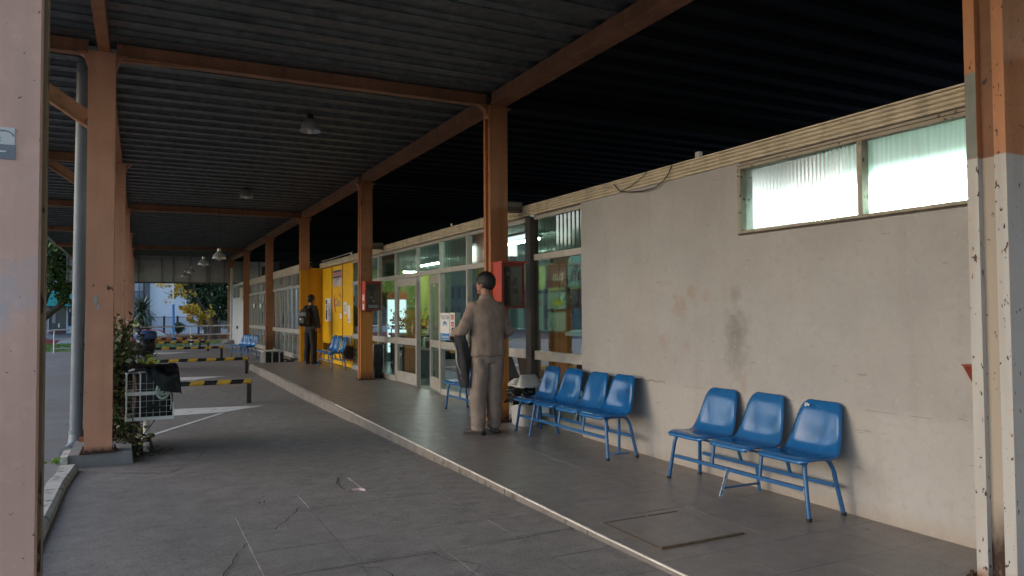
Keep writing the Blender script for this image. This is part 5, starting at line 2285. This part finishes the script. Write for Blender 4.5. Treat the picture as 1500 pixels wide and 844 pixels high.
# jacket over the left forearm
jk = thing('jacket', (3.25, 7.80, zp(7.7)+1.1), 'dark jacket hanging from the left hand of the man in brown', 'jacket')
t = MB()
rs = []
base = Vector((3.52, 7.66, zp(7.66)))
for i in range(14):
    u = i/13
    z = 1.19-.66*u
    cx = -.315+.10*u+.02*math.sin(u*5)
    cy_ = .10-.02*u
    hx = .055+.025*math.sin(u*3.0)-.02*u
    hy = .10+.03*math.sin(u*2.5)-.03*u
    rs.append([base+Vector((cx+hx*math.cos(2*PI*k/18)*(1+.16*math.sin(5*k+i*.5)), cy_+hy*math.sin(2*PI*k/18)*(1+.14*math.sin(4*k+i*.7)), z+.012*math.sin(k*2.2))) for k in range(18)])
t.rings(rs)
t.build('cloth', mat('charcoal_jacket', (.022, .021, .022), .7, .3, 20, .3, 200), jk)
t = MB()
pts = [base+Vector((-.375+.085*u+.012*math.sin(u*9), .06-.0*u, 1.02-.40*u)) for u in [k/9 for k in range(10)]]
t.tube(pts, .008, 6)
t.build('zip', M['wire'], jk)

# --- far man with a backpack, turned towards the panels
p2 = thing('person', (3.93, 19.35, zp(19.35)), 'man in dark clothes with a backpack reading the notices on the yellow panels', 'person')
yaw2 = R(-58)
p2.rotation_euler = (0, 0, yaw2)
darkc = mat('charcoal_clothes', (.028, .025, .025), .85, .2, 12, objc=True)
blackc = mat('black_trousers', (.012, .012, .014), .85, .2, 12, objc=True)
greyc = mat('grey_sweatshirt_hem', (.06, .06, .065), .85, .2, 12, objc=True)
lsh, rsh = Vector((-.19, 0, 1.42)), Vector((.19, 0, 1.42))
lel, rel_ = Vector((-.25, -.02, 1.16)), Vector((.245, -.02, 1.16))
lwr, rwr = Vector((-.22, .10, .96)), Vector((.225, .08, .93))
lhip, rhip = Vector((-.09, 0, .90)), Vector((.09, 0, .90))
lkn, rkn = Vector((-.115, .02, .48)), Vector((.115, .01, .48))
lan, ran = Vector((-.13, -.01, .085)), Vector((.135, -.02, .085))
t = MB()
oval(t, [(0, 0, .84, .145, .10), (0, 0, 1.15, .145, .10), (0, 0, 1.33, .165, .105), (0, 0, 1.42, .14, .085), (0, 0, 1.46, .065, .06)])
capsule(t, (0, -.005, 1.42), (0, .015, 1.56), .058, .053)
limb(t, [lsh, lel, lwr], [.05, .042, .028])
limb(t, [rsh, rel_, rwr], [.05, .042, .028])
limb(t, [lhip, lkn, lan], [.082, .054, .04])
limb(t, [rhip, rkn, ran], [.082, .054, .04])
hand(t, lwr, (.1, .35, -1), (1, 0, 0), 1)
hand(t, rwr, (-.1, .35, -1), (-1, 0, 0), -1)
hc = head(t, (0, .03, 1.635), R(0), .98)
remesh(t, 'body', skin, p2, .009, 3)
hair_cap(*hc, 1.08, 5).build('hair', hairm, p2).matrix_parent_inverse = Matrix()
t = MB()
oval(t, [(0, 0, .90, .18, .125), (0, 0, 1.0, .178, .125), (0, 0, 1.15, .178, .122), (0, 0, 1.32, .19, .125), (0, 0, 1.41, .165, .10), (0, 0, 1.46, .10, .08), (0, .004, 1.50, .068, .062)], 24)
limb(t, [lsh+Vector((.03, 0, 0)), lel, lel.lerp(lwr, .9)], [.078, .064, .045])
limb(t, [rsh+Vector((-.03, 0, 0)), rel_, rel_.lerp(rwr, .9)], [.078, .064, .045])
remesh(t, 'jacket', darkc, p2, .013, 4, wrinkle(.005))
t = MB()
oval(t, [(0, 0, .885, .176, .122), (0, 0, .93, .183, .128), (0, 0, .98, .18, .126)], 24)
remesh(t, 'hem', greyc, p2, .013, 2)
t = MB()
oval(t, [(0, -.004, .78, .17, .12), (0, 0, .84, .17, .12), (0, 0, .92, .165, .115)], 24)
for hip, kn, an in ((lhip, lkn, lan), (rhip, rkn, ran)):
    oval(t, [(an.x, an.y, .05, .062, .075), (an.x, an.y, .2, .066, .078), (kn.x, kn.y-.01, .48, .075, .085), (hip.x, 0, .70, .09, .105), (hip.x*.95, 0, .82, .092, .112)], 18)
remesh(t, 'trousers', blackc, p2, .013, 3, wrinkle(.006))
for a, yw in ((lan, R(14)), (ran, R(-14))):
    t = MB()
    shoe(t, a.x, a.y, 0, yw, .28)
    t.build('shoe', [M['black'], M['black']], p2).matrix_parent_inverse = Matrix()
bp_ = thing('backpack', (3.93, 19.35, zp(19.35)), 'black backpack on the back of the man at the yellow panels', 'backpack')
bp_.rotation_euler = (0, 0, yaw2)
t = MB()
oval(t, [(0, -.20, .96, .13, .07), (0, -.21, 1.0, .155, .09), (0, -.215, 1.15, .165, .10), (0, -.20, 1.32, .155, .085), (0, -.18, 1.41, .11, .05), (0, -.17, 1.43, .05, .02)], 22, 3)
oval(t, [(0, -.29, 1.0, .10, .03), (0, -.30, 1.04, .12, .045), (0, -.30, 1.16, .12, .045), (0, -.29, 1.21, .09, .03)], 18, 3)
o = remesh(t, 'pack', mat('black_nylon', (.010, .010, .011), .5, .3, 15, .2, 150, objc=True), bp_, .012, 3)
t = MB()
for s in (-1, 1):
    t.tube([(s*.10, -.13, 1.42), (s*.115, -.02, 1.50), (s*.12, .10, 1.40), (s*.13, .135, 1.25), (s*.15, .06, 1.08), (s*.14, -.12, 1.02)], .016, 6)
t.box(-.02, .02, -.352, -.346, 1.13, 1.16, 1)
t.build('strap', [M['black'], M['wire']], bp_).matrix_parent_inverse = Matrix()

# ================================================================ BACKGROUND
# lawn strip, bank and street beyond the driveway
t = MB()
n = 14
vs = []
for k in range(n+1):
    x = -9+30*k/n
    yn = 33.4+x*1.35 if x > 0 else 33.4
    vs += [(x, min(yn, 39.2), zr(38)+.002), (x, 42.8, -.09), (x, 45, -.5), (x, 46.2, -.9)]
t.add(vs, [(4*k+j, 4*k+4+j, 4*k+5+j, 4*k+1+j) for k in range(n) for j in range(3)])
lawn = struct(t.build('lawn', M['grass'], None), 'strip of grass beyond the driveway')
t = MB()
rr = random.Random(11)
for k in range(14000):
    x = rr.uniform(-8, 9)
    y = rr.uniform(33.4, 43)
    yn = 33.4+x*1.35 if x > 0 else 33.4
    if y < min(yn, 39.2):
        continue
    z = zr(38)+.0 if y < 40 else -.06
    h = rr.uniform(.03, .085)
    dx, dy = rr.uniform(-.04, .04), rr.uniform(-.04, .04)
    a = rr.uniform(0, 6.28)
    wx, wy = .02*math.cos(a), .02*math.sin(a)
    t.add([(x-wx, y-wy, z), (x+wx, y+wy, z), (x+dx, y+dy, z+h)], [(0, 1, 2)], rr.choice((0, 0, 1)))
o = t.build('grass', [M['grass'], mat('grass_light', (.13, .20, .05), .8)], None, fix=False)
o['kind'] = 'stuff'
o['label'] = 'short grass on the strip beyond the driveway'
t = MB()
t.box(1.9, 30, 50, 53, -1.1, -.28)
t.box(1.9, 30, 53.2, 58, -1.1, -.02)
struct(t.build('bank', M['earth'], None), 'bare red earth bank beyond the grass')
# low kerb step at the end of the building
t = MB()
t.hexa([(3.35, 37.2, -.1), (4.0, 37.2, -.1), (4.0, 39.0, -.1), (3.35, 39.0, -.1), (3.8, 37.3, .10), (4.0, 37.3, .14), (4.0, 39.0, .14), (3.8, 39.0, .12)])
struct(t.build('ramp', M['kerb'], None), 'concrete ramp end by the last column')

# white railings
def railing(name_pts, label):
    root = thing('railing', name_pts[0], label, 'railing', 'white tube railings by the grass')
    t = MB()
    for z in (.88, .48):
        t.tube([(x, y, g+z) for x, y, g in name_pts], .028, 8)
    t.build('rails', M['whitesteel'], root)
    for x, y, g in name_pts[1:-1] if len(name_pts) > 3 else name_pts:
        t = MB()
        t.cone((x, y, g-.05), (x, y, g+.87), .028, .028, 8)
        t.build('post', M['whitesteel'], root)
    return root


g0 = -.04
ra = railing([(-.7, 34.4, g0), (-.6, 34.5, g0), (2.08, 36.2, g0), (4.05, 37.9, g0), (4.1, 37.95, g0)], 'white tube railing in front of the lawn, right of the left columns')
t = MB()
pts = [(-3.25, 32.2, .70), (-3.12, 32.3, .80), (-2.85, 32.5, .86), (-1.3, 33.2, .88)]
rb = thing('railing', (-2.8, 32.5, g0), 'white tube railing with a bent end, left of the downpipe', 'railing', 'white tube railings by the grass')
t.tube([(x, y, z+g0) for x, y, z in pts], .028, 8)
t.tube([(-2.84, 32.5, .50+g0), (-1.3, 33.2, .50+g0)], .024, 8)
t.tube([(-2.84, 32.5, .16+g0), (-1.3, 33.2, .16+g0)], .024, 8)
t.build('rails', M['whitesteel'], rb)
t = MB()
t.cone((-2.84, 32.5, g0-.05), (-2.84, 32.5, .86+g0), .03, .03, 8)
t.build('post', M['whitesteel'], rb)

# blue pole with a white mast
pl = thing('pole', tuple(at(255, 498, 44)), 'blue and white slim pole standing on the grass', 'pole')
p = at(255, 497, 44)
q = at(254, 446, 44)
t = MB()
t.cone(p-Vector((0, 0, .5)), q, .065, .065, 10)
t.build('lower_tube', mat('pole_blue', (.06, .22, .58), .45), pl)
t = MB()
t.cone(q, at(253, 375, 44), .035, .03, 10)
t.build('upper_tube', M['whitesteel'], pl)


# cars
def car(x, y, z, yaw, paint, label):
    root = thing('car', (x, y, z), label, 'car', 'red cars in the street')
    root.rotation_euler = (0, 0, yaw)
    prof = [(-2.0, .34), (-2.05, .55), (-2.0, .78), (-1.55, .86), (-1.30, .90), (-.75, 1.34), (-.2, 1.41), (.45, 1.38), (1.05, .94), (1.6, .86), (1.98, .74), (2.06, .52), (2.0, .32)]
    t = MB()
    rs = []
    for s, w_ in ((-1, 1), (-.9, 1), (-.3, 1), (.3, 1), (.9, 1), (1, 1)):
        rs.append([(a, s*.82*(1 if z_ < .88 else (1-.28*(z_-.88)/.5)), z_ if abs(s) < .95 else z_*.985+.0) for a, z_ in prof])
    t.rings(rs)
    b_ = t.build('body', paint, root)
    b_.matrix_parent_inverse = Matrix()
    t = MB()
    for s in (-1, 1):
        pts = [(-1.15, .93), (-.70, 1.28), (-.2, 1.345), (.42, 1.32), (.92, .96)]
        t.add([(a, s*(.825-.28*.82*max(0, z_-.88)/.5+.006), z_) for a, z_ in pts], [list(range(5))])
    for (a0, z0, a1, z1) in ((.50, 1.35, 1.02, .96), (-.80, 1.30, -1.27, .93)):
        d = .012 if a0 > 0 else -.012
        t.add([(a0+d, -.58, z0+.008), (a0+d, .58, z0+.008), (a1+d, .76, z1+.008), (a1+d, -.76, z1+.008)], [(0, 1, 2, 3)])
    t.build('window', mat('car_glass', (.42, .47, .52), .08), root, fix=False).matrix_parent_inverse = Matrix()
    for a in (-1.25, 1.28):
        for s in (-1, 1):
            t = MB()
            t.cone((a, s*.70, .30), (a, s*.84, .30), .30, .30, 18)
            wv = t.build('wheel', M['blackrubber'], root)
            wv.matrix_parent_inverse = Matrix()
            t = MB()
            t.cone((a, s*.835, .30), (a, s*.848, .30), .17, .17, 14)
            r_ = t.build('rim', M['wire'], wv)
            r_.matrix_parent_inverse = Matrix()
    for s in (-1, 1):
        t = MB()
        t.box(1.97, 2.045, s*.55-.16, s*.55+.16, .60, .72)
        t.build('headlight', M['paper'], root).matrix_parent_inverse = Matrix()
        t = MB()
        t.box(-2.045, -1.98, s*.6-.12, s*.6+.12, .62, .76)
        t.build('tail_light', M['inkred'], root).matrix_parent_inverse = Matrix()
    return root


redcar = mat('maroon_car_paint', (.34, .028, .045), .25, .05, 3, coat=.5)
redcar2 = mat('bright_red_car_paint', (.42, .03, .03), .25, .05, 3, coat=.5)
c0 = at(222, 484, 47)
car(c0.x, 47.6, -.88, R(0), redcar, 'maroon hatchback parked behind the white railing, in front of the pale building')
c1 = at(64, 486, 50)
car(c1.x-1.2, 50, -.88, R(180), redcar, 'dark red car at the left edge, in front of the turquoise shop')
c1 = at(112, 500, 46)
car(c1.x, 46, -1.35+.1, R(0), redcar2, 'bright red car low behind the bent railing, near the downpipe')


# trees
def tree(base, limbs, blobs, nleaf, size, mats, label, name='tree', seed=1, trunk_r=.2, group=None):
    rr = random.Random(seed)
    root = thing(name, tuple(base), label, 'tree', group)
    t = MB()
    for pts, r0, r1 in limbs:
        P = []
        for k in range(len(pts)):
            P.append(Vector(pts[k]))
        fine = []
        for a, b in zip(P, P[1:]):
            for q in range(4):
                fine.append(a.lerp(b, q/4)+Vector((rr.gauss(0, .03), rr.gauss(0, .03), 0)))
        fine.append(P[-1])
        t.tube(fine, r0, 8, rr=[r0+(r1-r0)*k/(len(fine)-1) for k in range(len(fine))])
    t.build('trunk', bark, root)
    t = MB()
    tot = sum(b[3] if len(b) > 3 else b[1]**2 for b in blobs)
    for b in blobs:
        c_, r_ = Vector(b[0]), b[1]
        mi = b[2]
        k = int(nleaf*(b[3] if len(b) > 3 else r_**2)/tot)
        # sub clumps
        subs = []
        for q in range(max(6, int(14*r_))):
            d = Vector((rr.gauss(0, 1), rr.gauss(0, 1), rr.gauss(0, 1))).normalized()
            subs.append((c_+d*r_*rr.uniform(.45, 1.0)*Vector((1, 1, .85)).length/1.65, r_*rr.uniform(.18, .36)))
        for q in range(k):
            s, sr = rr.choice(subs)
            p = s+Vector((rr.gauss(0, sr*.6), rr.gauss(0, sr*.6), rr.gauss(0, sr*.5)))
            leaf_quad(t, p, size*rr.uniform(.7, 1.3), mi if rr.random() > .25 else (mi+1) % len(mats), rr, .1)
    o = t.build('crown', mats, root, fix=False)
    o['kind'] = 'stuff'
    return root


dk = mat('dark_leaf', (.028, .062, .028), .55, .35, .9)
dk2 = mat('dark_leaf_light', (.05, .085, .03), .55, .3, .9)
gold = mat('golden_leaf', (.62, .40, .05), .6, .25, 1.5)
gold2 = mat('golden_leaf_pale', (.55, .40, .08), .6, .25, 1.5)
olive = mat('olive_leaf', (.09, .13, .03), .55, .3, 1)
olive2 = mat('olive_leaf_light', (.17, .22, .06), .55, .3, 1)
# dark round tree at the right
Yt = 52
b0_ = at(313, 497, Yt)
tree(b0_, [([b0_-Vector((0, 0, .6)), at(313, 470, Yt), at(312, 440, Yt), at(318, 415, Yt)], .32, .2), ([at(313, 455, Yt), at(298, 430, Yt), at(285, 420, Yt)], .16, .05), ([at(313, 455, Yt), at(330, 430, Yt), at(345, 415, Yt)], .16, .05)],
     [(at(300, 428, Yt-.3), 1.25, 0), (at(320, 425, Yt), 1.4, 0), (at(342, 430, Yt+.3), 1.3, 0), (at(310, 405, Yt), 1.5, 0), (at(338, 400, Yt), 1.6, 0), (at(290, 408, Yt), 1.0, 0), (at(328, 450, Yt), .9, 0), (at(345, 455, Yt), .8, 0), (at(305, 447, Yt), .8, 0), (at(320, 380, Yt), 1.6, 0), (at(276, 420, Yt), .7, 0), (at(286, 434, Yt), .8, 0), (at(298, 444, Yt), .7, 0), (at(272, 404, Yt), .7, 0)],
     26000, .17, [dk, dk2], 'dense dark green tree with a thick trunk near the last column', seed=3, group='street trees')
# yellow autumn tree in front of it
Yg = 49
b1_ = at(301, 497, Yg)
tree(b1_, [([b1_-Vector((0, 0, .6)), at(300, 470, Yg), at(296, 450, Yg), at(285, 425, Yg), at(262, 412, Yg)], .12, .02), ([at(298, 460, Yg), at(280, 452, Yg), at(262, 448, Yg)], .07, .02), ([at(285, 425, Yg), at(270, 430, Yg), at(252, 432, Yg), at(240, 428, Yg)], .05, .01), ([at(285, 425, Yg), at(285, 400, Yg), at(280, 380, Yg)], .06, .02)],
     [(at(281, 458, Yg), .55, 0, .34), (at(293, 462, Yg), .5, 0, .28), (at(270, 452, Yg), .38, 0, .14), (at(303, 466, Yg), .4, 0, .16), (at(264, 415, Yg), .42, 1, .16), (at(256, 425, Yg), .32, 1, .08), (at(252, 435, Yg), .3, 1, .05), (at(246, 415, Yg), .4, 1, .035), (at(237, 420, Yg), .35, 1, .02), (at(268, 404, Yg), .5, 0, .25), (at(246, 440, Yg), .3, 1, .012), (at(275, 430, Yg), .5, 1, .05), (at(248, 400, Yg), .5, 1, .03), (at(311, 455, Yg), .3, 1, .05)],
     3600, .14, [gold, gold2, gold], 'thin golden yellow autumn tree in front of the pale building', seed=8, trunk_r=.1, group='street trees')
# big tree at the left
Yl = 40
b2_ = at(38, 520, Yl)
tree(b2_, [([b2_-Vector((0, 0, .8)), at(46, 490, Yl), at(56, 472, Yl), at(78, 455, Yl), at(98, 436, Yl), at(108, 415, Yl)], .26, .07), ([at(50, 480, Yl), at(60, 455, Yl), at(72, 428, Yl), at(80, 400, Yl)], .16, .05), ([at(78, 455, Yl), at(92, 446, Yl), at(104, 440, Yl)], .08, .03)],
     [(at(70, 375, Yl), 1.3, 0), (at(95, 395, Yl), .95, 0), (at(84, 410, Yl), .75, 0), (at(62, 400, Yl), .9, 0), (at(105, 425, Yl), .6, 0), (at(66, 352, Yl), 1.2, 1), (at(90, 365, Yl), 1.0, 0), (at(50, 380, Yl), 1.4, 0), (at(60, 425, Yl), .45, 0), (at(95, 432, Yl), .4, 0)],
     17000, .15, [olive, dk2, olive2], 'broad olive green tree with a leaning forked trunk at the left edge', seed=5, group='street trees')
# yucca
Yu = 55
yu = thing('yucca', tuple(at(207, 490, Yu)), 'spiky yucca palm in front of the tall pale windows', 'plant')
t = MB()
t.tube([at(206, 505, Yu), at(207, 480, Yu), at(207, 458, Yu)], .14, 8, rr=[.2, .16, .13])
t.build('trunk', bark, yu)
t = MB()
rr = random.Random(21)
for k in range(260):
    a = rr.uniform(0, 2*PI)
    el = rr.uniform(-1.1, 1.35)
    o3 = at(207, 457, Yu)+Vector((0, 0, rr.uniform(-.35, .15)))
    d = Vector((math.cos(a)*math.cos(el), math.sin(a)*math.cos(el), math.sin(el)))
    L = rr.uniform(.9, 1.5)
    tip = o3+d*L+Vector((0, 0, -.25*L*(1-max(0, math.sin(el)))))
    mid = o3+d*L*.5+Vector((0, 0, .05))
    s = d.cross(Vector((0, 0, 1))).normalized()*.045
    t.add([o3-s*.6, o3+s*.6, mid+s, mid-s], [(0, 1, 2, 3)], k % 3 == 0)
    t.add([mid-s, mid+s, tip], [(0, 1, 2)], k % 3 == 0)
t.build('leaves', [mat('yucca_leaf', (.07, .10, .06), .5, .3, 2), mat('yucca_leaf_pale', (.20, .24, .18), .5, .3, 2)], yu, fix=False)['kind'] = 'stuff'

# pale building behind
Yb = 66
pb = thing('pale_building', tuple(at(255, 500, Yb)), 'large pale bluish white building behind the fence, with a dark corner pier', 'building')
bwhite = mat('bluish_white_render', (.84, .87, .95), .8, .06, .6)
p0, p1_ = at(219, 500, Yb), at(300, 500, Yb)
t = MB()
t.box(p0.x, p1_.x+1.2, Yb, Yb+12, -1.1, 9)
t.build('wall', bwhite, pb)
q = at(211, 500, Yb-.5)
t = MB()
t.box(q.x, p0.x-.01, Yb-.6, Yb+12, -1.1, 9.2)
t.build('corner_pier', mat('dark_grey_render', (.16, .17, .18), .8), pb)
wv = at(150, 500, Yb+.2)
t = MB()
t.box(wv.x, q.x-.02, Yb+.2, Yb+12, -1.1, 9)
t.build('glazed_wall', mat('grey_blue_wall', (.30, .33, .38), .7), pb)
for i, xp in enumerate((166, 174, 182, 190, 197, 204.5)):
    for (ya, yb, mm) in ((414, 426.5, 0), (428, 438, 1), (400, 412, 0), (439.5, 452, 1)):
        a, b_ = at(xp, yb, Yb), at(xp+(6.3 if xp < 204 else 5.5), ya, Yb)
        t = MB()
        t.box(a.x, b_.x, Yb+.08, Yb+.19, a.z, b_.z)
        t.build('window', mat('pale_blind', (.62, .62, .66), .6) if mm == 0 else mat('grey_glass', (.30, .36, .42), .2), pb)
# iron fence in front
Yf = 60
fe = thing('iron_fence', tuple(at(216, 490, Yf)), 'thin iron bar fence with dark posts before the pale building', 'fence')
a, b_ = at(214, 464, Yf), at(296, 466, Yf)
t = MB()
n = 58
for k in range(n):
    x = a.x+(b_.x-a.x)*k/(n-1)
    t.cone((x, Yf, -1.05), (x, Yf, a.z), .012, .012, 5, caps=False)
t.build('bars', mat('bluish_iron', (.20, .23, .32), .6), fe)['kind'] = 'stuff'
t = MB()
for z in (a.z-.05, -.2):
    t.box(a.x, b_.x, Yf-.015, Yf+.015, z-.02, z+.02)
t.build('rail', mat('bluish_iron2', (.18, .2, .28), .6), fe)
for xp in (220.5, 240.5, 260):
    x = at(xp, 470, Yf).x
    t = MB()
    t.box(x-.07, x+.07, Yf-.09, Yf-.016, -1.05, a.z+.03)
    t.build('post', M['ink'], fe)
# little bush by the fence and dark hedge
rr = random.Random(31)
for (xp, yp, Y, r_, lab) in ((262, 480, 58, .45, 'small round bush before the iron fence'), (305, 475, 62, .9, 'dark bush under the yellow tree'), (335, 470, 60, .9, 'bush behind the trunk of the dark tree')):
    root = thing('bush', tuple(at(xp, yp, Y)), lab, 'bush', 'bushes along the street')
    t = MB()
    c_ = at(xp, yp, Y)
    for k in range(900):
        d = Vector((rr.gauss(0, 1), rr.gauss(0, 1), rr.gauss(0, 1))).normalized()*r_*rr.uniform(.5, 1)
        d.z = d.z*.8
        leaf_quad(t, c_+d, .12, rr.choice((0, 0, 1)), rr)
    t.build('leaves', [dk, dk2], root, fix=False)['kind'] = 'stuff'
    t = MB()
    t.tube([c_-Vector((0, 0, r_*1.4)), c_], .05, 6)
    t.build('stem', bark, root)
# posts / small things at the right rear
for k, (xp, Y) in enumerate(((291, 56), (306, 55), (322, 57))):
    a, b_ = at(xp, 492, Y), at(xp, 472, Y)
    t = MB()
    t.cone((a.x, Y, -.3), (b_.x, Y, b_.z), .07, .07, 8)
    t.ball((b_.x, Y, b_.z), .08, 6)
    tag(t.build('bollard', M['ink'], None), ['dark bollard left of the dark tree trunk', 'dark bollard touching the dark tree trunk', 'dark bollard right of the dark tree trunk'][k], 'bollard', 'dark bollards on the earth bank')

# turquoise shop at the left
Ys = 62
tq = thing('turquoise_shop', tuple(at(85, 490, Ys)), 'low shop with a turquoise fascia and dark glazed front at the left edge', 'building')


def shop_box(x0, x1, y0, y1, dy0, dy1, mm, name):
    a, b_ = at(x0, y1, Ys), at(x1, y0, Ys)
    t = MB()
    t.box(a.x, b_.x, Ys+dy0, Ys+dy1, a.z, b_.z)
    return t.build(name, mm, tq)


shop_box(30, 135, 360, 500, .5, 8, mat('pale_lilac_wall', (.42, .45, .50), .8, .1, 1), 'wall')
turq = mat('turquoise_fascia', (.02, .36, .36), .5, .08, 2)
o = shop_box(58, 118, 432, 448.5, -.6, .49, turq, 'fascia')
shop_box(70, 96, 427, 431.8, -.5, .49, turq, 'fascia_top')
shop_box(73, 97, 453, 486, .3, .49, mat('dark_shop_glass', (.07, .09, .10), .15, .3, .8), 'shop_window')
shop_box(101, 116, 458, 479, .3, .49, M['ink'], 'doorway')
for x in (70, 97.8, 117):
    shop_box(x-1.2, x+1.2, 449, 489, .2, .48, M['plaster_white'], 'pillar')
shop_box(58, 68, 452, 484, .3, .49, mat('pale_glass', (.34, .40, .47), .2), 'shop_window')
shop_box(98.9, 116, 478, 489, .1, .48, mat('pale_blue_base', (.38, .52, .62), .6), 'base_wall')
for k in range(5):
    shop_box(101.5+3*k, 103+3*k, 452, 457.5, .1, .28, M['paper'] if k % 2 == 0 else M['inkred'], 'awning_stripe')
shop_box(76, 81, 459, 474, .2, .29, mat('window_notice', (.3, .26, .26), .6, .4, 3), 'window_notice')
shop_box(84.5, 87, 474, 480, .2, .29, M['paper'], 'window_card')
shop_box(76, 92, 484, 490, -.2, .1, mat('brown_box', (.12, .05, .05), .7), 'planter')
for k in range(5):
    shop_box(82+3.2*k, 84.5+3.2*k, 424, 430.5, .44, .495, M['ink'], 'upper_window')
dull = mat('grey_green_render', (.10, .115, .105), .8, .2, .5)
dull2 = mat('dark_grey_render2', (.09, .09, .095), .8, .2, .5)
# dark unseen buildings added to keep low sky out of the shop glass
for i, (y0, y1, h, mm, lab) in enumerate(((26, 44, 8.2, dull, 'plain grey green three storey house across the street'), (46, 62, 7.2, dull, 'low dull house across the street'),
                                     (64, 84, 10.5, dull, 'tall dull block of flats across the street'), (86, 125, 8.6, dull2, 'long grey block across the street'), (128, 210, 10, dull2, 'farthest long dark block across the street'))):
    rfl = thing('added_street_building', (-34, y0, -1), lab+', added out of view to darken the shop glass reflections', 'building', 'added buildings that darken the glass reflections')
    t = MB()
    t.box(-48, -34, y0, y1, -1.05, h)
    t.build('wall', mm, rfl)
    k = 0
    while y0+1.5+2.6*k < y1-1.2:
        for j in range(int(h//2.9)):
            t = MB()
            t.box(-34.02, -33.9, y0+1.2+2.6*k, y0+2.3+2.6*k, .6+2.9*j, 2.2+2.9*j)
            t.build('window', M['ink'], rfl)
        k += 1
